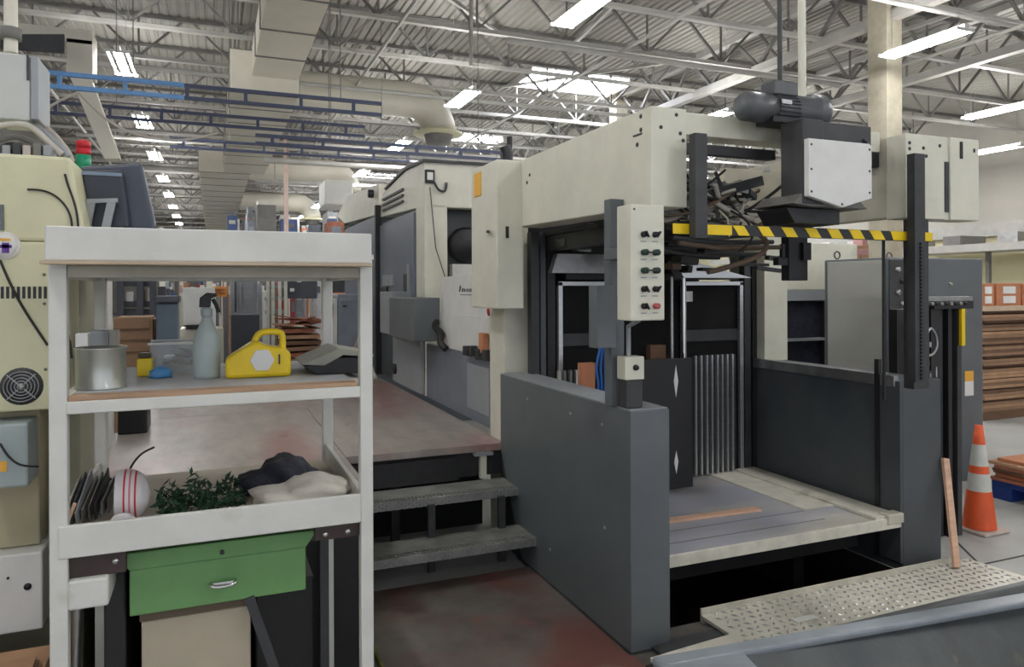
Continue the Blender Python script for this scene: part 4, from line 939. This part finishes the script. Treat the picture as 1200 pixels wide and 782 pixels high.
B(UX(-6, CY), UX(5, CY), CY - .01, CY, P(0, 270, Y=CY).z, P(0, 240, Y=CY).z).build('hinge', greyp, t)
def cab_cable(pts, r=.0035, m_=rubber, Y_=CY - .006):
    MB().tube([P(a, b, Y=Y_) for a, b in pts], r, 6).build('cable', m_, t)
cab_cable([(32, 222), (48, 223), (62, 228), (74, 238), (82, 252), (85, 270)])
cab_cable([(76, 204), (80, 218), (86, 234), (90, 250), (92, 270)])
cab_cable([(0, 305), (10, 328), (22, 352), (36, 375), (56, 405)], .004)
cab_cable([(78, 385), (82, 402), (84, 420)], .004)
for k_, (u, v) in enumerate(((52, 322), (52, 356), (53, 433))): MB().lathe((UX(u, CY), CY - .003, P(u, v, Y=CY).z), [(0, 0), (.005, 0), (.005, .003)], 8, 'y').build('screw', joistd, t)
q = pbox(2.70, 2.849, -20, 33, 497, 573)
gb_ = B(*q).build('grey_enclosure', gbox, t, .008)
B(UX(-2, 2.698), UX(7, 2.698), 2.697, 2.70, P(3, 553, Y=2.7).z, P(3, 541, Y=2.7).z).build('yellow_tag', orl, gb_)
MB().tube([P(0, 520, Y=2.68), P(10, 535, Y=2.68), P(24, 545, Y=2.68), P(45, 547, Y=2.72)], .0035, 6).build('cable', rubber, gb_)
# things on top of the cabinet
t = thing('junction_box', 'light grey wall box hanging on a pole at the top left', 'box', (UX(20, 3), 3.0, 2.2))
q = pbox(3.0, 3.2, -10, 35, 62, 140); B(*q).build('body', mat('box_grey', (196, 198, 194), .5, var=.04), t, .006)
q = pbox(3.0, 3.2, 35.2, 45, 66, 140); B(*q).build('side_box', greyl, t, .004)
q = pbox(2.995, 3.0, 31, 34, 64, 94); B(*q).build('hinge', blk2, t)
xp = UX(14, 3.1); MB().tube([(xp, 3.1, P(14, 62, Y=3.1).z), (xp, 3.1, ZD - .01)], .022, 10).build('pole', duct, t)
MB().lathe((xp, 3.1, P(14, 40, Y=3.1).z), [(.022, -.02), (.034, -.02), (.034, .02), (.022, .02)], 10).build('clamp', joistd, t)
zt = P(50, 182, Y=3.0).z
hoses = [((-5, 148), (30, 146), (55, 165), (72, 181)), ((-5, 165), (20, 160), (48, 172), (62, 182)), ((20, 140), (45, 150), (70, 172), (80, 184)), ((-5, 176), (15, 170), (35, 180), (40, 186)), ((38, 138), (60, 155), (78, 176), (84, 190))]
for k, h_ in enumerate(hoses):
    o = MB().tube([P(a, b, Y=2.95 + .05 * k) for a, b in h_], .011, 8).build('hose', (hose_w, joistd, greyl, blk2, hose_w)[k], t)
for k in range(5):
    q = pbox(2.9, 3.0, 2 + 12 * k, 12 + 12 * k, 170 - 3 * (k % 2), 183); B(*q).build('fitting', (greyl, blk2, hose_w, joistd, greyl)[k], t, .004)
q = pbox(3.3, 3.4, 0, 55, 142, 180); B(*q).build('bracket_plate', joistd, t, .004)

t = thing('monitor', 'dark blue-grey monitor seen from behind with a pale stand handle', 'monitor', (-.3, 3.1, 1.8))
mY = 2.95
def mp_(u, v): p = P(u, v, Y=mY); return (p.x, p.z)
front = [mp_(92, 200), mp_(146, 196), mp_(160, 268), mp_(104, 268)]
MB().prism([mp_(91, 192), mp_(165, 188), mp_(181, 262), mp_(180, 270), mp_(96, 270), mp_(88, 205)], 'y', mY + .05, mY + .12).build('screen_body', monm, t, .012)
MB().prism([mp_(94, 200), mp_(143, 199), mp_(152, 268), mp_(102, 268)], 'y', mY, mY + .05).build('rear_hump', mat('monitor_dark', (48, 52, 64), .45), t, .01)
B(mp_(90, 195)[0], mp_(143, 195)[0], mY - .003, mY, mp_(100, 205)[1], mp_(100, 201)[1]).build('trim_line', mat('trim_blue', (120, 138, 158), .4), t)
MB().bar(P(101, 236, Y=mY - .03), P(138, 235, Y=mY - .03), .02, .014).build('handle_top', greyl, t)
MB().bar(P(107, 236, Y=mY - .03), P(100, 272, Y=mY - .03), .026, .016).build('handle_leg', greyl, t)
MB().bar(P(131, 236, Y=mY - .03), P(123, 272, Y=mY - .03), .026, .016).build('handle_leg', greyl, t)
B(mp_(90, 270)[0], mp_(180, 270)[0], mY, mY + .2, 1.71, mp_(130, 268)[1]).build('foot', monm, t, .004)
sx_ = UX(98.5, 3.25); st_z = P(98, 191, Y=3.25).z
t = thing('signal_tower', 'red and green signal light behind the monitor', 'signal light', (sx_, 3.25, 2.0))
MB().lathe((sx_, 3.25, st_z - .03), [(0, 0), (.026, 0), (.026, .06), (0, .06)], 16).build('green_lens', grn, t)
MB().lathe((sx_, 3.25, st_z + .031), [(.0, 0), (.026, 0), (.026, .024), (0, .024)], 16).build('red_lens', redl, t)
MB().lathe((sx_, 3.25, st_z + .058), [(.0, 0), (.026, 0), (.026, .024), (.01, .032), (0, .032)], 16).build('red_lens', redl, t)
MB().tube([(sx_, 3.25, 1.72), (sx_, 3.25, st_z - .03)], .012, 8).build('stem', greyl, t)
t = thing('hanging_cable', 'white cable sagging from the blue rail towards the duct', 'cable', (-2, 8.9, 3.7))
MB().tube([P(50, 130, Y=8.9), P(70, 118, Y=8.9), P(92, 108, Y=8.9)], .014, 6).build('cable', hose_w, t)
MB().tube([P(92, 108, Y=8.9), P(105, 122, Y=8.9), P(125, 140, Y=8.9), P(150, 154, Y=8.9), P(180, 162, Y=8.9), P(215, 164, Y=8.9), P(255, 156, Y=8.9)], .014, 6).build('cable', hose_w, t)
# box at deck's left side
t = thing('deck_side_cabinet', 'narrow pale grey cabinet standing along the left side of the deck', 'cabinet', (-.8, 4.6, .64))
B(-1.0, -.60, 4.05, 5.35, DZ, 1.72).build('body', mat('pale_putty', (200, 199, 194), .5, var=.05), t, .008)
B(-.598, -.59, 4.1, 4.5, DZ + .05, 1.5).build('door', greyp, t, .004)
for y in (3.95, 4.0): MB().tube([(-.57, y, DZ), (-.57, y, 1.5)], .02, 8).build('upright_pipe', mat('olive_pipe', (110, 108, 98), .5), t)
solo('dark_toolbox', B(UX(137, 5.6), UX(172, 5.6), 5.6, 5.9, DZ, P(150, 478, Y=5.6).z), blkp, 'small black toolbox on the far left of the deck', 'toolbox', bevel=.01)
# cardboard sheets bottom left
t = thing('cardboard_sheets', 'loose tan cardboard sheets at the lower left corner', 'cardboard', (-1, 2.5, 0))
for k in range(3):
    a, b_, c, d = P(-30, 738 - k * 5, Y=2.55), P(46, 728 - k * 6, Y=2.55), P(40, 752 - k * 6, Y=2.3), P(-30, 768 - k * 6, Y=2.3)
    z = .5 + .012 * k
    MB().prism([(-1.3, 2.56), (UX(46 - 3 * k, 2.55), 2.56), (UX(40 - 6 * k, 2.35), 2.35 - .03 * k), (-1.3, 2.35 - .03 * k)], 'z', z, z + .006).build('sheet', (card_l, card, card_l)[k], t)
B(-1.35, UX(38, 2.4), 2.40, 2.7, 0, .499).build('carton_below', card_l, t, .004)

# ================================================================== RIGHT SIDE THINGS
cxx, cyy = 4.72, 3.32
t = thing('traffic_cone', 'orange traffic cone with two white bands', 'cone', (cxx, cyy, 0))
def cone_r(z): return .105 - (.105 - .024) * z / .70
for (z0, z1, m_) in ((.025, .27, orange), (.27, .385, refl), (.385, .435, orange), (.435, .575, refl), (.575, .70, orange)):
    MB().lathe((cxx, cyy, 0), [(cone_r(z0), z0), (cone_r(z1), z1)] + ([(0, .70)] if z1 > .69 else []), 24).build('cone_band', m_, t)
B(cxx - .125, cxx + .125, cyy - .125, cyy + .125, 0, .022).build('base', mat('scuffed_white_rubber', (190, 176, 164), .7, var=.2), t, .008)
# tall stack of brown board
t = thing('board_stack', 'tall stack of brown corrugated boards at the right edge', 'board stack', (9, 6, 0))
rr = random.Random(5); z = .1
sx0 = UX(1151, 6)
while z < 1.30:
    h_ = rr.uniform(.10, .15); o_ = rr.uniform(-.03, .05)
    zz = z
    while zz < z + h_ - .03:
        B(sx0 + o_ + rr.uniform(-.02, .03), sx0 + 2.1, 6.0 + rr.uniform(0, .03), 7.2, zz, zz + .036).build('board', rr.choice([card, card_l, card, card_d]), t); zz += .038
    B(sx0 + .12, sx0 + 2.0, 6.06, 7.1, z + h_ - .02, z + h_ + .014).build('spacer', card_d, t); z += h_ + .015
B(sx0, sx0 + 2.1, 6.0, 7.2, 0, .1).build('pallet', card_d, t)
ztop = z
B(sx0 - .02, sx0 + 2.1, 5.98, 7.2, ztop, ztop + .06).build('top_sheet', mat('pale_board', (206, 182, 156), .8), t)
zb = ztop + .06
for k, (u0, u1) in enumerate(((1150, 1166), (1168, 1197), (1199, 1228))):
    x0_, x1_ = UX(u0, 6.1), UX(u1, 6.1)
    t = thing('shipping_carton', ('narrow orange-brown carton with labels at the left end of the stack top', 'orange-brown carton with two white labels on the board stack', 'orange-brown carton cut by the right edge on the board stack')[k], 'carton', ((x0_ + x1_) / 2, 6.3, zb), 'cartons on the board stack')
    B(x0_, x1_ - .01, 6.1, 6.5, zb, zb + .28).build('carton_body', card_o, t, .006)
    lw = (x1_ - x0_) * .5
    for zz in (.03, .15): B((x0_ + x1_) / 2 - lw / 2, (x0_ + x1_) / 2 + lw / 2, 6.095, 6.1, zb + zz, zb + zz + .09).build('label', paper, t)
# blue pallet with sheets
px = P(1162, 583, Z=0)
t = thing('blue_pallet', 'blue plastic pallet on the floor at the right edge', 'pallet', (px.x + .6, px.y - .4, 0))
X0p, Y0p = px.x, px.y - 1.3
B(X0p, X0p + 1.2, Y0p, px.y, .10, .15).build('deck_boards', bluep, t, .006)
for yy in (Y0p, Y0p + .55, px.y - .15): 
    B(X0p, X0p + 1.2, yy, yy + .15, 0, .1).build('runner', bluep, t, .006)
t = thing('pallet_load', 'pile of reddish-brown boards on the blue pallet', 'board stack', (X0p + .6, Y0p + .6, .15))
for k in range(7):
    B(X0p - .03 + rr.uniform(-.03, .03), X0p + 1.15, Y0p + .03, px.y - .02 + rr.uniform(-.04, .04), .151 + k * .024, .172 + k * .024).build('board', (card_r, card_o, card_r, card_d, card_r, card_l, card_o)[k], t)
# right wall equipment
t = thing('wall_conveyor', 'pale overhead conveyor along the far right wall', 'conveyor', (18.8, 14, 3))
B(18.4, 19.7, 8, 24, 2.55, 2.75).build('beam', joistm, t)
for k in range(10): B(18.5, 19.5, 9 + 1.5 * k, 9.5 + 1.5 * k, 2.76, 3.0).build('roller_box', (steel, joistd)[k % 2], t)
for k in range(4): B(18.9, 19.0, 9 + 4 * k, 9.1 + 4 * k, 0, 2.55).build('leg', joistd, t)

# ================================================================== FAR BACKGROUND
def far(name, lab, cat, Y_, u0, u1, v0, v1, m_, depth=.6, floorbase=True, extra=None, bevel=.01, group=None):
    x0_, x1_, _, _, z0_, z1_ = pbox(Y_, 0, u0, u1, v0, v1)
    if floorbase: z0_ = 0
    t = thing(name, lab, cat, ((x0_ + x1_) / 2, Y_ + depth / 2, z0_), group)
    B(x0_, x1_, Y_, Y_ + depth, z0_, z1_).build('body', m_, t, bevel)
    for e in (extra or []):
        q = pbox(Y_ - .03, Y_, *e[1:5]); B(*q).build(e[0], e[5], t)
    return t
dkg = mat('far_dark_grey', (70, 72, 80), .6)
far('board_pile', 'brown cardboard pile behind the tin can', 'board stack', 9.4, 133, 176, 372, 425, card, .7, extra=[('strap', 133, 176, 398, 400, card_d), ('board_edge', 133, 176, 385, 387, card_d), ('board_edge', 133, 176, 412, 414, card_d)])
far('board_pile', 'darker right side brown pile next to the blue-grey bin', 'board stack', 9.8, 176, 190, 374, 410, card_d, .7)
t = thing('machine_stand', 'dark open metal stand behind the brown pile', 'stand', (UX(160, 11), 11, 0))
x0_, x1_ = UX(137, 11), UX(183, 11)
for x in (x0_, x1_ - .08, (x0_ + x1_) / 2): B(x, x + .08, 10.99, 11.07, 0, P(160, 329, Y=11).z).build('upright', dkg, t)
for v in (331, 356, 366): z = P(160, v, Y=11).z; B(x0_ + .005, x1_ - .005, 11.08, 11.6, z - .05, z + .03).build('shelf', dkg, t)
for k in range(4): B(x0_ + .1 + .13 * k, x0_ + .19 + .13 * k, 11.1, 11.3, P(160, 356, Y=11).z + .03, P(160, 342 - 2 * k, Y=11).z).build('stored_part', (white, card, white, dkg)[k], t)
t = far('trash_bin', 'blue-grey wheeled trash bin behind the clear plastic bin', 'bin', 9, 183, 208, 356, 403, mat('bin_blue_grey', (84, 98, 112), .6), .5, extra=[])
x0_, x1_, _, _, z0_, z1_ = pbox(8.95, 0, 181, 210, 350, 356); B(x0_, x1_, 8.95, 9.5, z1_ - .05, z1_ + .03).build('lid', dkg, t, .02)
far('bulk_bag', 'white bulk box on a cream cart in the distance', 'box', 11, 214, 252, 337, 381, white, .8, False, extra=[('strap', 218, 240, 381, 386, blk)])
far('parts_cart', 'cream cart under the white bulk box', 'cart', 11.02, 210, 262, 386, 410, cream, .8)
far('orange_sign', 'orange sign behind the spray bottle', 'sign', 11.6, 248, 266, 336, 348, mat('sign_orange', (226, 150, 60), .6), .05, False, extra=[('sign_line', 250, 264, 339, 340.5, card_r), ('sign_line', 250, 264, 343, 344.5, card_r)])
far('tall_rack', 'grey rack with hanging tools right of the orange sign', 'rack', 12, 270, 302, 328, 392, greyl, .5, extra=[('panel', 286, 298, 333, 352, greyl), ('upright', 275, 277, 330, 366, dkg), ('upright', 281, 283, 330, 366, greyl)])
far('dark_crate', 'dark crate in front of the grey rack', 'crate', 10.5, 271, 304, 369, 394, dkg, .5)
t = thing('ladder_rack', 'white ladder-like rack in the distance above the yellow jug', 'rack', (UX(323, 12.5), 12.5, 0))
for u in (312, 318, 326, 333): x = UX(u, 12.5); B(x, x + .05, 12.5, 12.55, 0, P(u, 322, Y=12.5).z).build('upright', cream, t)
for v in (324, 336, 350, 366): z = P(320, v, Y=12.5).z; B(UX(311, 12.5), UX(334, 12.5), 12.56, 12.62, z - .03, z + .03).build('rung', greyl, t)
far('grey_cabinet', 'grey-blue cabinet with a white side seen under the header at the right', 'cabinet', 8.9, 396, 424, 345, 425, mat('cabinet_blue_grey', (140, 146, 156), .5), .6, extra=[('handle', 402, 406, 358, 360, blk), ('vent', 400, 412, 350, 353, greyl)])
far('white_locker', 'narrow white locker left of the grey-blue cabinet', 'locker', 8.88, 384.5, 395.5, 350, 425, white, .6, extra=[('handle', 386, 390, 357, 372, blk)])
t = thing('sheet_pile', 'loose pile of brown sheets behind the yellow jug', 'board stack', (UX(350, 8.9), 8.9, 0))
x0_, x1_ = UX(318, 8.9), UX(379, 8.9)
for k in range(8):
    z0_ = .62 + k * .07; w_ = rr.uniform(-.06, .06)
    MB().obox(((x0_ + x1_) / 2 + w_, 9.1, z0_ + .03), (x1_ - x0_) * (1 - .04 * k), .5, .045, rr.uniform(-.06, .06), 0, rr.uniform(-.04, .04)).build('sheet', (card, card_d, card_l, card_r)[k % 4], t)
for k in range(9): MB().obox((rr.uniform(x0_ + .1, x1_ - .1), 9.0, 1.17 + .015 * k), rr.uniform(.2, .35), .3, .012, rr.uniform(0, 3), rr.uniform(-.25, .25), rr.uniform(-.3, .3)).build('loose_sheet', rr.choice([card_l, card, card_r, cream]), t)
B(x0_, x1_, 8.9, 9.3, 0, .6).build('pile_base', card_d, t)
far('dark_machine', 'dark machine head left of the rear rack post', 'machine', 13, 332, 372, 318, 350, dkg, .6, False, extra=[('leg', 334, 338, 350, 449, greyl), ('leg', 364, 368, 350, 449, greyl), ('indicator', 348, 353, 327, 331, white), ('indicator', 340, 345, 338, 342, white)])
far('dark_machine', 'dark machine head right of the rear rack post', 'machine', 13, 384, 424, 318, 343, blk2, .6, False, extra=[('leg', 386, 389, 343, 448, greyl), ('leg', 418, 421, 343, 448, greyl)])
rr = random.Random(17)
mts = [(white, 'white'), (white, 'white'), (white, 'white'), (cream, 'cream'), (greyl, 'light grey'), (cream, 'cream'), (dkg, 'dark grey'), (card, 'brown'), (mat('far_pink', (196, 150, 146), .7), 'dusty pink'), (mat('far_blue', (84, 104, 150), .7), 'blue'),
       (greyb, 'slate grey'), (mat('far_red', (150, 60, 62), .6), 'dull red'), (steel, 'bare metal')]
TAKEN = [(UX(330, 17), UX(342, 17), 16.8, 17.3), (1.1, 2.2, 24.0, 26.9)]
def goods(n, ur, wr_, yr, tr_, name, cat, group, lab, pal, dr):
    c = 0; tries = 0
    while c < n and tries < 4000:
        tries += 1
        u = rr.uniform(*ur); w_ = rr.uniform(*wr_); Y_ = rr.uniform(*yr); top = rr.uniform(*tr_); d_ = rr.uniform(*dr)
        x0_, x1_ = UX(u, Y_), UX(u + w_, Y_)
        if any(x0_ < q[1] + .02 and x1_ > q[0] - .02 and Y_ < q[3] + .02 and Y_ + d_ > q[2] - .02 for q in TAKEN): continue
        TAKEN.append((x0_, x1_, Y_, Y_ + d_)); m_, cn = rr.choice(pal); z1_ = min(4.5, P(u, top, Y=Y_).z)
        t = thing(name, lab % cn, cat, ((x0_ + x1_) / 2, Y_ + d_ / 2, 0), group)
        B(x0_, x1_, Y_, Y_ + d_, 0, z1_).build('body', m_, t, .01)
        hh = z1_; k_ = rr.random()
        B(x0_ + (x1_ - x0_) * .15, x1_ - (x1_ - x0_) * .2, Y_ - .02, Y_, z1_ - .32, z1_ - .1 - .1 * k_).build('front_panel', rr.choice(pal)[0], t)
        B(x0_ + .02, x0_ + .02 + (x1_ - x0_) * .5, Y_ + .05, Y_ + d_ * .6, z1_, z1_ + .05 + .12 * k_).build('top_piece', rr.choice(pal)[0], t)
        c += 1
goods(62, (185, 384), (3, 10), (13.8, 27), (322, 346), 'stored_goods', 'goods', 'far background goods', '%s crate or small machine in the crowded far background', mts, (.2, .6))
goods(26, (262, 392), (7, 24), (17, 40), (234, 262), 'tall_machine', 'machine', 'far machine housings', '%s machine housing in the distance above the rack header', [(greyb, 'slate grey'), (greyl, 'light grey'), (joistd, 'grey'), (cream, 'cream'), (MATS['far_blue'], 'blue'), (white, 'white'), (card_r, 'reddish')], (.6, 1))
t = thing('column_post', 'slim pink-lit post in the distance left of the cream hoods', 'post', (UX(336, 17), 17, 0))
B(UX(333.5, 17), UX(338.5, 17), 17, 17.1, 0, P(336, 162, Y=17).z).build('post', mat('pink_lit_post', (206, 182, 170), .6), t)  # pink cast of the light is put into the post colour
# right background beyond rack cabinet
goods(16, (925, 1062), (8, 22), (9, 15), (277, 300), 'stacked_goods', 'goods', 'pale goods behind the gantry', '%s stacked goods seen under the hazard bar at the right', [(white, 'white'), (cream, 'cream'), (MATS['far_pink'], 'pinkish'), (card_l, 'tan')], (.4, .6))
